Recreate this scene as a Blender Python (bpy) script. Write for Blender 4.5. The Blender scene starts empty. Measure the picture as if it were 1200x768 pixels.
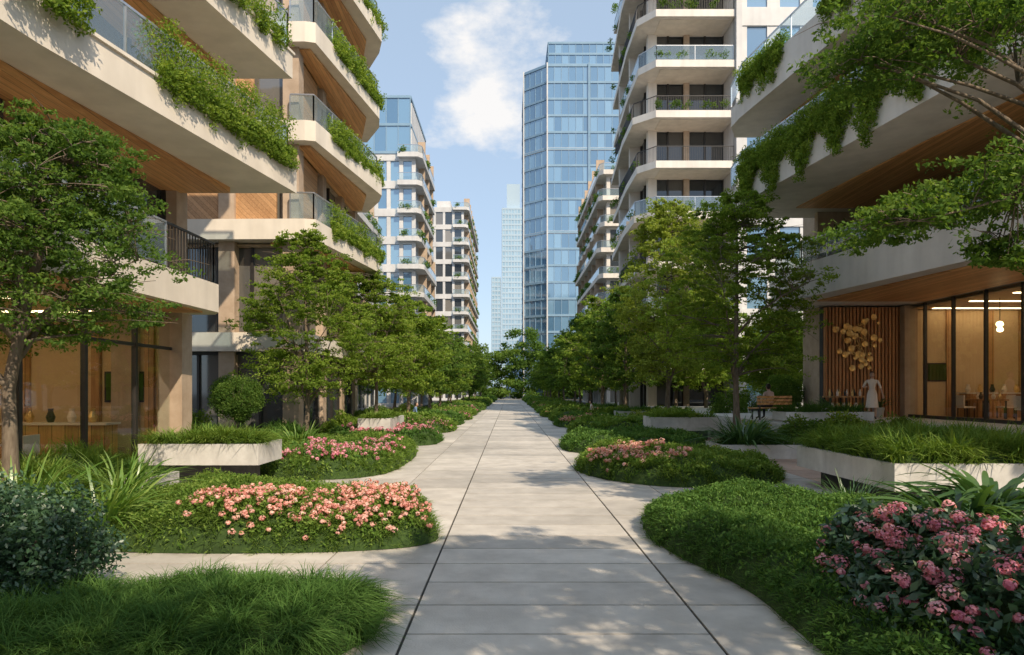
import bpy, math, numpy as np
from mathutils import Vector
R = np.random.RandomState(7)
S = bpy.context.scene
COL = S.collection
S.view_settings.view_transform='Standard'; S.view_settings.look='None'; S.view_settings.exposure=0; S.view_settings.gamma=1

# ------------------------------------------------------------------ materials
def nmat(name):
    m=bpy.data.materials.new(name); m.use_nodes=True
    nt=m.node_tree; nt.nodes.clear()
    out=nt.nodes.new('ShaderNodeOutputMaterial')
    return m,nt,out
def N(nt,t,**k):
    n=nt.nodes.new(t)
    for a,b in k.items(): setattr(n,a,b)
    return n
def c4(c): return (c[0],c[1],c[2],1)
def surf(name,c1,c2,rough=.7,scale=2.,bump=.0,bscale=40,metal=0,spec=.4,rnd=0,stretch=(1,1,1),detail=3,dirt=0,streak=0):
    m,nt,out=nmat(name); L=nt.links.new
    p=N(nt,'ShaderNodeBsdfPrincipled'); tc=N(nt,'ShaderNodeTexCoord'); mp=N(nt,'ShaderNodeMapping')
    mp.inputs['Scale'].default_value=stretch
    L(tc.outputs['Object'],mp.inputs[0])
    no=N(nt,'ShaderNodeTexNoise'); no.inputs['Scale'].default_value=scale; no.inputs['Detail'].default_value=detail; no.inputs['Roughness'].default_value=.65
    L(mp.outputs[0],no.inputs[0])
    cr=N(nt,'ShaderNodeValToRGB'); cr.color_ramp.elements[0].position=.3; cr.color_ramp.elements[1].position=.7
    cr.color_ramp.elements[0].color=c4(c1); cr.color_ramp.elements[1].color=c4(c2)
    L(no.outputs[0],cr.inputs[0]); col=cr.outputs[0]
    if rnd:
        at=N(nt,'ShaderNodeAttribute',attribute_name='rnd'); mr=N(nt,'ShaderNodeMapRange')
        mr.inputs['To Min'].default_value=1-rnd; mr.inputs['To Max'].default_value=1+rnd
        L(at.outputs['Fac'],mr.inputs[0])
        mx=N(nt,'ShaderNodeVectorMath',operation='SCALE'); L(col,mx.inputs[0]); L(mr.outputs[0],mx.inputs['Scale']); col=mx.outputs[0]
    for amt,st in ((dirt,(.35,.35,.35)),(streak,(2.2,2.2,.25))):
        if not amt: continue
        m3=N(nt,'ShaderNodeMapping'); m3.inputs['Scale'].default_value=st; L(tc.outputs['Object'],m3.inputs[0])
        n2=N(nt,'ShaderNodeTexNoise'); n2.inputs['Scale'].default_value=1; n2.inputs['Detail'].default_value=4
        L(m3.outputs[0],n2.inputs[0])
        r2=N(nt,'ShaderNodeMapRange'); r2.inputs['From Min'].default_value=.35; r2.inputs['From Max'].default_value=.6
        r2.inputs['To Min'].default_value=1-amt; r2.inputs['To Max'].default_value=1
        L(n2.outputs[0],r2.inputs[0])
        mx=N(nt,'ShaderNodeVectorMath',operation='SCALE'); L(col,mx.inputs[0]); L(r2.outputs[0],mx.inputs['Scale']); col=mx.outputs[0]
    L(col,p.inputs['Base Color'])
    p.inputs['Roughness'].default_value=rough; p.inputs['Metallic'].default_value=metal; p.inputs['Specular IOR Level'].default_value=spec
    if bump:
        nb=N(nt,'ShaderNodeTexNoise'); nb.inputs['Scale'].default_value=bscale; nb.inputs['Detail'].default_value=2
        L(mp.outputs[0],nb.inputs[0]); b=N(nt,'ShaderNodeBump'); b.inputs['Strength'].default_value=bump; b.inputs['Distance'].default_value=.01
        L(nb.outputs[0],b.inputs['Height']); L(b.outputs[0],p.inputs['Normal'])
    L(p.outputs[0],out.inputs[0]); return m
def woodmat(name,c1,c2,axis='Y',plank=.14,rough=.45):
    m,nt,out=nmat(name); L=nt.links.new
    p=N(nt,'ShaderNodeBsdfPrincipled'); tc=N(nt,'ShaderNodeTexCoord'); sp=N(nt,'ShaderNodeSeparateXYZ'); L(tc.outputs['Object'],sp.inputs[0])
    comb={'Y':('X','Z'),'Z':('X','Y'),'X':('Y','Z')}[axis]
    ad=N(nt,'ShaderNodeMath',operation='ADD'); L(sp.outputs[comb[0]],ad.inputs[0]); L(sp.outputs[comb[1]],ad.inputs[1])
    dv=N(nt,'ShaderNodeMath',operation='DIVIDE'); L(ad.outputs[0],dv.inputs[0]); dv.inputs[1].default_value=plank
    fl=N(nt,'ShaderNodeMath',operation='FLOOR'); L(dv.outputs[0],fl.inputs[0])
    fr=N(nt,'ShaderNodeMath',operation='FRACT'); L(dv.outputs[0],fr.inputs[0])
    wn=N(nt,'ShaderNodeTexWhiteNoise',noise_dimensions='1D'); L(fl.outputs[0],wn.inputs['W'])
    mp=N(nt,'ShaderNodeMapping'); sc={'Y':(14,1,14),'Z':(14,14,1),'X':(1,14,14)}[axis]; mp.inputs['Scale'].default_value=sc
    L(tc.outputs['Object'],mp.inputs[0]); no=N(nt,'ShaderNodeTexNoise'); no.inputs['Scale'].default_value=1.6; no.inputs['Detail'].default_value=3; L(mp.outputs[0],no.inputs[0])
    a=N(nt,'ShaderNodeMath',operation='MULTIPLY_ADD'); L(wn.outputs['Value'],a.inputs[0]); a.inputs[1].default_value=.5; L(no.outputs[0],a.inputs[2])
    cr=N(nt,'ShaderNodeValToRGB'); cr.color_ramp.elements[0].position=.35; cr.color_ramp.elements[1].position=1.0
    cr.color_ramp.elements[0].color=c4(c1); cr.color_ramp.elements[1].color=c4(c2); L(a.outputs[0],cr.inputs[0])
    seam=N(nt,'ShaderNodeMath',operation='GREATER_THAN'); L(fr.outputs[0],seam.inputs[0]); seam.inputs[1].default_value=.06
    mr=N(nt,'ShaderNodeMapRange'); mr.inputs['To Min'].default_value=.3; L(seam.outputs[0],mr.inputs[0])
    mx=N(nt,'ShaderNodeVectorMath',operation='SCALE'); L(cr.outputs[0],mx.inputs[0]); L(mr.outputs[0],mx.inputs['Scale'])
    L(mx.outputs[0],p.inputs['Base Color']); p.inputs['Roughness'].default_value=rough
    L(p.outputs[0],out.inputs[0]); return m
def leafmat(name,cs,transl=.35,gloss=0.0):
    m,nt,out=nmat(name); L=nt.links.new
    at=N(nt,'ShaderNodeAttribute',attribute_name='rnd'); cr=N(nt,'ShaderNodeValToRGB')
    el=cr.color_ramp.elements
    el[0].color=c4(cs[0]); el[1].color=c4(cs[-1]); el[1].position=1
    for i in range(1,len(cs)-1):
        e=el.new(i/(len(cs)-1)); e.color=c4(cs[i])
    L(at.outputs['Fac'],cr.inputs[0])
    d=N(nt,'ShaderNodeBsdfDiffuse'); t=N(nt,'ShaderNodeBsdfTranslucent')
    L(cr.outputs[0],d.inputs[0])
    t2=N(nt,'ShaderNodeMixRGB',blend_type='MULTIPLY'); t2.inputs[0].default_value=1; t2.inputs[2].default_value=(1.6,1.5,.6,1); L(cr.outputs[0],t2.inputs[1]); L(t2.outputs[0],t.inputs[0])
    m1=N(nt,'ShaderNodeMixShader'); m1.inputs[0].default_value=transl; L(d.outputs[0],m1.inputs[1]); L(t.outputs[0],m1.inputs[2])
    if gloss:
        g=N(nt,'ShaderNodeBsdfGlossy'); g.inputs['Roughness'].default_value=.4
        m2=N(nt,'ShaderNodeMixShader'); m2.inputs[0].default_value=gloss; L(m1.outputs[0],m2.inputs[1]); L(g.outputs[0],m2.inputs[2]); m1=m2
    L(m1.outputs[0],out.inputs[0]); return m
def frontfresnel(nt,ior,add):
    L=nt.links.new; fr=N(nt,'ShaderNodeFresnel'); fr.inputs[0].default_value=ior; ge=N(nt,'ShaderNodeNewGeometry')
    a=N(nt,'ShaderNodeMath',operation='ADD',use_clamp=True); L(fr.outputs[0],a.inputs[0]); a.inputs[1].default_value=add
    s=N(nt,'ShaderNodeMath',operation='SUBTRACT'); s.inputs[0].default_value=1; L(ge.outputs['Backfacing'],s.inputs[1])
    k=N(nt,'ShaderNodeMath',operation='MULTIPLY'); L(a.outputs[0],k.inputs[0]); L(s.outputs[0],k.inputs[1]); return k
def glassmat(name,tint=(.85,.93,.97),refl=.12,opac=0.0,oc=(.3,.5,.6)):
    m,nt,out=nmat(name); L=nt.links.new
    tr=N(nt,'ShaderNodeBsdfTransparent'); tr.inputs[0].default_value=c4(tint)
    gl=N(nt,'ShaderNodeBsdfGlossy'); gl.inputs['Roughness'].default_value=.01; gl.inputs[0].default_value=(.9,.95,1,1)
    k=frontfresnel(nt,1.45,refl)
    mx=N(nt,'ShaderNodeMixShader'); L(k.outputs[0],mx.inputs[0]); L(tr.outputs[0],mx.inputs[1]); L(gl.outputs[0],mx.inputs[2])
    last=mx
    if opac:
        d=N(nt,'ShaderNodeBsdfDiffuse'); d.inputs[0].default_value=c4(oc)
        m3=N(nt,'ShaderNodeMixShader'); m3.inputs[0].default_value=opac; L(mx.outputs[0],m3.inputs[1]); L(d.outputs[0],m3.inputs[2]); last=m3
    L(last.outputs[0],out.inputs[0]); return m
def winmat(name,cs,rough=.04,refl=.25):
    m,nt,out=nmat(name); L=nt.links.new
    at=N(nt,'ShaderNodeAttribute',attribute_name='rnd'); cr=N(nt,'ShaderNodeValToRGB'); el=cr.color_ramp.elements
    el[0].color=c4(cs[0]); el[1].color=c4(cs[-1])
    for i in range(1,len(cs)-1):
        e=el.new(i/(len(cs)-1)); e.color=c4(cs[i])
    L(at.outputs['Fac'],cr.inputs[0])
    d=N(nt,'ShaderNodeBsdfDiffuse'); L(cr.outputs[0],d.inputs[0])
    g=N(nt,'ShaderNodeBsdfGlossy'); g.inputs['Roughness'].default_value=rough; g.inputs[0].default_value=(.85,.93,1,1)
    lw=N(nt,'ShaderNodeLayerWeight'); lw.inputs[0].default_value=.25
    a=N(nt,'ShaderNodeMath',operation='ADD',use_clamp=True); L(lw.outputs['Fresnel'],a.inputs[0]); a.inputs[1].default_value=refl
    mx=N(nt,'ShaderNodeMixShader'); L(a.outputs[0],mx.inputs[0]); L(d.outputs[0],mx.inputs[1]); L(g.outputs[0],mx.inputs[2])
    L(mx.outputs[0],out.inputs[0]); return m
def emit(name,c,s):
    m,nt,out=nmat(name); e=N(nt,'ShaderNodeEmission'); e.inputs[0].default_value=c4(c); e.inputs[1].default_value=s; nt.links.new(e.outputs[0],out.inputs[0]); return m

M={}
M['plaster']=surf('cream_render',(.74,.66,.56),(.82,.74,.64),.75,1.2,.15,60,dirt=.10,streak=.10)
M['plasterR']=surf('pale_warm_render',(.74,.68,.62),(.82,.76,.70),.75,1.2,.15,60,dirt=.10,streak=.10)
M['white']=surf('white_tower_panel',(.58,.57,.57),(.68,.67,.67),.6,.6,dirt=.1,streak=.08)
M['stone']=surf('beige_stone',(.44,.32,.225),(.56,.43,.32),.7,2.5,.2,50,dirt=.15,streak=.1)
M['concrete']=surf('planter_concrete',(.58,.555,.52),(.70,.675,.64),.8,5,.25,90,dirt=.12,streak=.18)
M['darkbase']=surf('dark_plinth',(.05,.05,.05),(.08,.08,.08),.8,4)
M['frame']=surf('dark_bronze_frame',(.02,.018,.016),(.035,.03,.028),.4,5,spec=.5)
M['metal']=surf('rail_metal',(.45,.46,.48),(.55,.56,.58),.3,5,metal=.8)
M['paving']=surf('stone_slab',(.50,.455,.405),(.66,.61,.55),.55,2.4,.35,55,rnd=.15,dirt=.22)
M['paving2']=surf('terracotta_paving',(.44,.31,.24),(.54,.40,.32),.75,4,.25,70,rnd=.15,dirt=.2)
M['joint']=surf('joint_ground',(.045,.042,.036),(.075,.07,.06),.95,2)
M['soil']=surf('moss_under_planting',(.022,.045,.010),(.05,.09,.02),1,14)
M['woodY']=woodmat('soffit_wood',(.46,.21,.075),(.78,.43,.18),'Y',.16)
M['woodZ']=woodmat('cladding_wood',(.34,.18,.08),(.56,.32,.155),'Y',.2)
M['slat']=woodmat('slat_wood',(.38,.16,.065),(.62,.29,.12),'Z',.09)
M['bark']=surf('bark',(.11,.08,.058),(.24,.19,.14),.9,6,.6,25,stretch=(3,3,.6))
M['glass']=glassmat('clear_glass',(.90,.94,.92),.10)
M['rail']=glassmat('railing_glass',(.86,.93,.96),.10,.10,(.5,.62,.68))
M['win']=winmat('dark_window',[(.012,.014,.017),(.03,.035,.04),(.09,.085,.08)],.03,refl=.06)
M['winC']=winmat('curtained_window',[(.02,.025,.03),(.06,.065,.07),(.26,.23,.19)],.05,refl=.10)
M['ctw']=winmat('curtain_wall_glass',[(.05,.14,.25),(.10,.22,.36),(.19,.34,.48)],.08,refl=.26)
M['hazeglass']=winmat('far_glass_haze_tint',[(.26,.40,.52),(.30,.45,.57),(.35,.50,.62)],.3,refl=.06)  # distance haze painted into the glass colour: paler and bluer
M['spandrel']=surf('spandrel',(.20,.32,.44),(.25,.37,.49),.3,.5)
M['hazewall']=surf('far_wall_haze_tint',(.38,.49,.59),(.42,.53,.62),.8,.05)  # aerial haze baked into the wall colour of the far towers
M['intwall']=surf('interior_wall',(.62,.44,.26),(.72,.53,.33),.8,1)
M['intwood']=woodmat('interior_wood',(.30,.15,.06),(.55,.30,.13),'Z',.3)
M['lamp']=emit('warm_lamp',(1,.72,.38),8)
M['lampdim']=emit('warm_ceiling_light',(1,.72,.42),9.0)
M['gold']=surf('brass',(.62,.40,.15),(.88,.62,.28),.35,9,metal=.7)
M['leafA']=leafmat('leaf_bright',[(.085,.15,.028),(.175,.27,.045),(.33,.41,.09)],.46)
M['leafB']=leafmat('leaf_deep',[(.05,.105,.028),(.105,.19,.042),(.20,.29,.07)],.44)
M['leafC']=leafmat('leaf_yellow',[(.14,.19,.035),(.24,.31,.06),(.39,.44,.14)],.46)
M['leafD']=leafmat('leaf_dark_shrub',[(.022,.055,.03),(.042,.10,.048),(.085,.16,.07)],.2,.07)
M['grassA']=leafmat('grass_fresh',[(.065,.135,.024),(.14,.235,.045),(.27,.35,.085)],.3)
M['grassB']=leafmat('grass_deep',[(.038,.095,.025),(.085,.175,.042),(.17,.28,.075)],.3)
M['strap']=leafmat('strap_leaf',[(.06,.15,.02),(.15,.28,.05),(.33,.43,.11)],.3,.08)
M['strapD']=leafmat('strap_leaf_dark',[(.025,.075,.025),(.06,.14,.042),(.12,.22,.065)],.3,.10)
M['petal']=leafmat('salmon_petal',[(.55,.21,.19),(.78,.42,.38),(.88,.68,.62)],.3)
M['petal2']=leafmat('rose_petal',[(.50,.13,.22),(.72,.30,.40),(.85,.55,.60)],.3)
M['skin']=surf('skin',(.50,.30,.21),(.56,.35,.25),.55,9)
M['hair']=surf('hair',(.015,.01,.008),(.03,.02,.015),.5,30)
M['cream']=surf('cream_cloth',(.74,.62,.52),(.82,.70,.60),.85,9)
M['pinkc']=surf('pale_shirt',(.60,.45,.42),(.66,.50,.47),.85,9)
M['navy']=surf('dark_trousers',(.03,.035,.05),(.05,.055,.07),.85,9)
M['bluec']=surf('blue_shirt',(.12,.2,.35),(.15,.24,.4),.85,9)
M['shoe']=surf('shoe_leather',(.05,.03,.02),(.08,.05,.03),.5,9)

# ------------------------------------------------------------------ mesh helpers
def mesh_np(name,groups,parent=None,link=True):
    V=[];F=[];A=[];I=[];mats=[];o=0
    for v,f,r,m in groups:
        if len(f)==0: continue
        V.append(v);F.append(f+o);A.append(r)
        if m not in mats: mats.append(m)
        I.append(np.full(len(f),mats.index(m)));o+=len(v)
    V=np.concatenate(V).astype(np.float32);F=np.concatenate(F).astype(np.int32);A=np.concatenate(A).astype(np.float32);I=np.concatenate(I).astype(np.int32)
    me=bpy.data.meshes.new(name)
    me.vertices.add(len(V)); me.vertices.foreach_set('co',V.ravel())
    me.loops.add(F.size); me.loops.foreach_set('vertex_index',F.ravel())
    me.polygons.add(len(F)); me.polygons.foreach_set('loop_start',np.arange(0,F.size,4,dtype=np.int32)); me.polygons.foreach_set('loop_total',np.full(len(F),4,dtype=np.int32))
    me.polygons.foreach_set('material_index',I)
    for m in mats: me.materials.append(m)
    a=me.attributes.new('rnd','FLOAT','FACE'); a.data.foreach_set('value',A)
    me.update(calc_edges=True)
    if not link: return me
    ob=bpy.data.objects.new(name,me); COL.objects.link(ob)
    if parent: ob.parent=parent
    return ob
class B:
    def __init__(s,name): s.name=name; s.p={}
    def g(s,part,mat): return s.p.setdefault((part,mat),([],[],[]))
    def quad(s,part,mat,pts,r=None):
        v,f,a=s.g(part,mat); o=len(v); v.extend(pts); f.append([o,o+1,o+2,o+3]); a.append(R.rand() if r is None else r)
    def prism(s,part,mat,poly,z0,z1,r=None):
        v,f,a=s.g(part,mat); n=len(poly); o=len(v); r=R.rand() if r is None else r
        ar=sum(poly[i][0]*poly[(i+1)%n][1]-poly[(i+1)%n][0]*poly[i][1] for i in range(n))
        if ar<0: poly=poly[::-1]
        v.extend([(p[0],p[1],z0) for p in poly]); v.extend([(p[0],p[1],z1) for p in poly])
        for i in range(n):
            j=(i+1)%n; f.append([o+i,o+j,o+n+j,o+n+i]); a.append(r)
        f.append(list(range(o,o+n))[::-1]); a.append(r); f.append(list(range(o+n,o+2*n))); a.append(r)
    def box(s,part,mat,x0,x1,y0,y1,z0,z1,r=None): s.prism(part,mat,[(x0,y0),(x1,y0),(x1,y1),(x0,y1)],z0,z1,r)
    def beam(s,part,mat,p0,p1,t,z0,z1,off=0):
        dx,dy=p1[0]-p0[0],p1[1]-p0[1]; l=math.hypot(dx,dy); nx,ny=dy/l,-dx/l
        a=off-t/2; b=off+t/2
        s.prism(part,mat,[(p0[0]+nx*a,p0[1]+ny*a),(p0[0]+nx*b,p0[1]+ny*b),(p1[0]+nx*b,p1[1]+ny*b),(p1[0]+nx*a,p1[1]+ny*a)],z0,z1)
    def finish(s,loc=(0,0,0)):
        e=bpy.data.objects.new(s.name,None); COL.objects.link(e); e.location=loc
        for (part,mat),(v,f,a) in s.p.items():
            me=bpy.data.meshes.new(part)
            me.from_pydata(v,[],f); me.materials.append(M[mat])
            at=me.attributes.new('rnd','FLOAT','FACE'); at.data.foreach_set('value',np.array(a,dtype=np.float32))
            me.update(); ob=bpy.data.objects.new(part,me); COL.objects.link(ob); ob.parent=e
        return e
def lerp(a,b,t): return (a[0]+(b[0]-a[0])*t,a[1]+(b[1]-a[1])*t)
def facade(b,p0,p1,z0,fh,nf,bw,glass='win',frame='frame',band='plaster',band_h=.5,mull=.12,proud=.10):
    dx,dy=p1[0]-p0[0],p1[1]-p0[1]; l=math.hypot(dx,dy); nx,ny=dy/l,-dx/l
    nb=max(1,int(round(l/bw)))
    for j in range(nb+1):
        c=lerp(p0,p1,j/nb); hx,hy=dx/l*mull/2,dy/l*mull/2
        b.prism('mullions',frame,[(c[0]-hx,c[1]-hy),(c[0]-hx+nx*proud,c[1]-hy+ny*proud),(c[0]+hx+nx*proud,c[1]+hy+ny*proud),(c[0]+hx,c[1]+hy)],z0,z0+fh*nf)
    for i in range(nf):
        z=z0+i*fh
        b.beam('floor_bands',band,p0,p1,proud*2+.14,z-band_h*.5,z+band_h*.5)
        for j in range(nb):
            a=lerp(p0,p1,j/nb); c=lerp(p0,p1,(j+1)/nb); e=R.uniform(-.004,.004,4)*bw
            b.quad('windows',glass,[(a[0]+nx*e[0],a[1]+ny*e[0],z),(c[0]+nx*e[1],c[1]+ny*e[1],z),(c[0]+nx*e[2],c[1]+ny*e[2],z+fh),(a[0]+nx*e[3],a[1]+ny*e[3],z+fh)])
    b.beam('floor_bands',band,p0,p1,proud*2+.14,z0+nf*fh-band_h*.5,z0+nf*fh+band_h*.5)
def railing(b,pts,z,h=1.0,bars=False,step=1.5):
    for p0,p1 in zip(pts[:-1],pts[1:]):
        l=math.hypot(p1[0]-p0[0],p1[1]-p0[1]); n=max(1,int(l/step))
        if not bars: b.beam('railing_glass','rail',p0,p1,.02,z+.06,z+h-.03)
        b.beam('top_rail','metal' if not bars else 'frame',p0,p1,.05,z+h-.025,z+h+.02)
        k=n if not bars else int(l/.12)
        for i in range(k+1):
            c=lerp(p0,p1,i/k); w=.02 if not bars else .01
            b.box('posts','metal' if not bars else 'frame',c[0]-w,c[0]+w,c[1]-w,c[1]+w,z,z+h-.03)
def tube(pts,rad,sides=6):
    pts=np.array(pts,float); n=len(pts); V=np.zeros((n,sides,3))
    tg=np.gradient(pts,axis=0); tg/=np.linalg.norm(tg,axis=1)[:,None]+1e-9
    ref=np.array([1,0.3,0.1]) if abs(tg[0][2])>.7 else np.array([0,0,1.])
    for i in range(n):
        a=np.cross(tg[i],ref); a/=np.linalg.norm(a)+1e-9; c=np.cross(tg[i],a)
        th=np.arange(sides)/sides*2*np.pi
        V[i]=pts[i]+rad[i]*(np.cos(th)[:,None]*a+np.sin(th)[:,None]*c)
    F=[]
    for i in range(n-1):
        for s in range(sides):
            t=(s+1)%sides; F.append([i*sides+s,i*sides+t,(i+1)*sides+t,(i+1)*sides+s])
    return V.reshape(-1,3),np.array(F)
def leaves(cen,rad,n,size,aspect=.45,droop=.2,upb=.6,rs=None,shell=0.,tone=None,outn=0.):
    rs=rs or R; cen=np.asarray(cen,float); rad=np.asarray(rad,float); K=len(cen); T=K*n
    d=rs.normal(size=(T,3)); d/=np.linalg.norm(d,axis=1)[:,None]; rr=(shell+(1-shell)*rs.rand(T)**.5)
    off=d*rr[:,None]*np.repeat(rad,n,0)
    off[:,2]-=droop*np.hypot(off[:,0],off[:,1])**2
    c=np.repeat(cen,n,0)+off
    nn=rs.normal(size=(T,3))*(1-outn*.6)+d*outn; nn[:,2]+=upb; nn/=np.linalg.norm(nn,axis=1)[:,None]
    a=rs.normal(size=(T,3)); a-=(a*nn).sum(1)[:,None]*nn; a/=np.linalg.norm(a,axis=1)[:,None]
    bb=np.cross(nn,a); s=size*rs.uniform(.65,1.3,T)[:,None]
    V=np.stack([c-a*s*.5,c+bb*s*aspect*.5,c+a*s*.5,c-bb*s*aspect*.5],1).reshape(-1,3)
    F=np.arange(T*4).reshape(-1,4)
    ct=np.repeat(rs.rand(K),n) if tone is None else np.repeat(tone,n)
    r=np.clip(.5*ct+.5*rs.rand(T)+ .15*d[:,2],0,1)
    return V,F,r
def blades(root,az,L,lean,droop,w,seg=3,rs=None,tone=None):
    rs=rs or R; n=len(root); t=np.linspace(0,1,seg+1)[None,:]
    L=L[:,None];lean=lean[:,None];droop=droop[:,None]
    hor=L*(lean*t+droop*.55*t**2); ver=L*(np.sqrt(1-lean**2)*t-droop*.8*t**2)
    dx=np.cos(az)[:,None];dy=np.sin(az)[:,None]
    P=np.stack([root[:,0:1]+dx*hor,root[:,1:2]+dy*hor,root[:,2:3]+ver],2)
    P[:,:,2]=np.maximum(P[:,:,2],.02)
    tw=az+np.pi/2+rs.uniform(-.5,.5,n)
    side=np.stack([np.cos(tw),np.sin(tw),rs.uniform(-.3,.3,n)],1)[:,None,:]
    wid=(w[:,None]*np.clip((.55+1.3*t)*(1-t)**.7*1.3,.06,1))[:,:,None]*.5
    V=np.stack([P-side*wid,P+side*wid],2).reshape(-1,3)
    base=(np.arange(n)*(seg+1)*2)[:,None]+np.arange(seg)[None,:]*2
    F=np.stack([base,base+1,base+3,base+2],2).reshape(-1,4)
    tn=rs.rand(n)*.7 if tone is None else rs.rand(n)*.4+tone*.32
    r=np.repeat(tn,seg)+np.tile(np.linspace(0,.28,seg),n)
    return V,F,r
def chaikin(p,it=2):
    p=np.array(p,float)
    for _ in range(it):
        q=np.roll(p,-1,0); p=np.stack([.75*p+.25*q,.25*p+.75*q],1).reshape(-1,2)
    return p
def inpoly(pts,poly):
    x,y=pts[:,0],pts[:,1]; ins=np.zeros(len(pts),bool); q=np.roll(poly,-1,0)
    for (x0,y0),(x1,y1) in zip(poly,q):
        c=((y0>y)!=(y1>y)); ins^=c&(x<(x1-x0)*(y-y0)/(y1-y0+1e-12)+x0)
    return ins
def edist(pts,poly,near=False):
    d=np.full(len(pts),1e9); q=np.roll(poly,-1,0); best=np.zeros((len(pts),2))
    for a,b in zip(poly,q):
        ab=b-a; t=np.clip(((pts-a)@ab)/(ab@ab+1e-12),0,1); c=a+t[:,None]*ab; e=np.hypot(*(pts-c).T)
        if near:
            k=e<d; best[k]=c[k]
        d=np.minimum(d,e)
    return (d,best) if near else d
def sample(poly,n,rs):
    lo,hi=poly.min(0),poly.max(0); out=[]; tot=0
    while tot<n:
        p=rs.uniform(lo,hi,(n,2)); p=p[inpoly(p,poly)]; out.append(p); tot+=len(p)
    return np.concatenate(out)[:n]
def area(p):
    q=np.roll(p,-1,0); return abs((p[:,0]*q[:,1]-q[:,0]*p[:,1]).sum())/2
def hfun(pts,poly,H,ew,z0=0.):
    d=edist(pts,poly); u=np.clip(d/ew,0,1)
    bump=.10*np.sin(pts[:,0]*2.3+pts[:,1]*1.1)+.09*np.sin(pts[:,1]*3.1-pts[:,0]*1.7)+.10*np.sin(pts[:,0]*5.3+1)*np.sin(pts[:,1]*4.7)
    return z0+H*np.sqrt(1-(1-u)**2)*(1+bump*1.4)
def mound(poly,H,ew,z0,cell,drop=.03):
    lo,hi=poly.min(0)-cell,poly.max(0)+cell; nx=int((hi[0]-lo[0])/cell)+1; ny=int((hi[1]-lo[1])/cell)+1
    gx=lo[0]+np.arange(nx+1)*cell; gy=lo[1]+np.arange(ny+1)*cell
    X,Y=np.meshgrid(gx,gy); P=np.stack([X.ravel(),Y.ravel()],1); ins=inpoly(P,poly)
    Z=np.where(ins,hfun(P,poly,H,ew,z0)-drop,z0+.002)
    _,nr=edist(P,poly,True); P=np.where(ins[:,None],P,nr)
    V=np.column_stack([P,Z])
    I=ins.reshape(ny+1,nx+1)
    j,i=np.nonzero(I[:-1,:-1]|I[1:,:-1]|I[:-1,1:]|I[1:,1:])
    a=j*(nx+1)+i; F=np.stack([a,a+1,a+nx+2,a+nx+1],1)
    return V,F,np.full(len(F),.3)
def bed(name,outline,H,dens,L,w,mat,ew=.7,z0=0.02,tuft=0,seg=3,seed=1,lean=(.1,.7),droop=(.1,.7),smoothit=2,cell=.15,leafy=0,leafsz=.05,edge=1.0):
    rs=np.random.RandomState(seed); poly=chaikin(outline,smoothit) if smoothit else np.array(outline,float)
    n=int(area(poly)*dens); tone=None
    if tuft:
        nt=max(1,n//tuft); tc=sample(poly,nt,rs); idx=rs.randint(0,nt,n); off=rs.normal(size=(n,2))*.05*(L/.2)**.5
        pts=tc[idx]+off; az=np.arctan2(off[:,1],off[:,0])+rs.normal(size=n)*.6; scl=rs.uniform(.65,1.3,nt)[idx]
        tone=rs.rand(nt)[idx]
    else:
        pts=sample(poly,n,rs); az=rs.uniform(0,2*np.pi,n); scl=np.ones(n); tone=rs.rand(n)
    q=np.roll(poly,-1,0); sl=np.hypot(*(q-poly).T); per=sl.sum(); ne=int(per*dens*.16*edge*min(1,ew))
    if ne:
        si=rs.choice(len(poly),ne,p=sl/per); tt=rs.rand(ne)[:,None]; ep=poly[si]*(1-tt)+q[si]*tt
        dn=np.stack([-(q-poly)[si][:,1],(q-poly)[si][:,0]],1)/sl[si][:,None]
        sg=1 if ((poly[:,0]*q[:,1]-q[:,0]*poly[:,1]).sum()>0) else -1
        ep=ep+dn*sg*(rs.rand(ne)**1.3*.28*min(1,ew/.5))[:,None]
        pts=np.concatenate([pts,ep]); az=np.concatenate([az,rs.uniform(0,6.28,ne)]); scl=np.concatenate([scl,np.full(ne,.9)]); tone=np.concatenate([tone,.25+.5*rs.rand(ne)]); n+=ne
    ins=inpoly(pts,poly); d,nr=edist(pts,poly,True)
    oa=np.arctan2(nr[:,1]-pts[:,1],nr[:,0]-pts[:,0]); near=(d<.26)&ins
    az=np.where(near,oa+rs.normal(size=n)*.8,az)
    keep=ins|(d<.05); z=np.where(ins,hfun(pts,poly,H,ew,z0)-.04,z0)
    z=np.maximum(z,z0)
    root=np.column_stack([pts,z]); le=rs.uniform(*lean,n); dr=rs.uniform(*droop,n)
    dr=np.where(near,dr+.2,dr)
    LL=L*scl*rs.uniform(.6,1.25,n); ww=w*rs.uniform(.7,1.3,n)
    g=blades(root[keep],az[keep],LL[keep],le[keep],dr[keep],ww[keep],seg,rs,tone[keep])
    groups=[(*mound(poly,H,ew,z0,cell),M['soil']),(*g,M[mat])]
    if leafy:
        nl=int(area(poly)*leafy); pl=sample(poly,nl,rs); zl=hfun(pl,poly,H,ew,z0)+.04
        groups.append((*leaves(np.column_stack([pl,zl]),np.full((nl,3),leafsz*1.3),6,leafsz,.45,0,.8,rs),M[mat]))
    return mesh_np(name,groups)
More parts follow.
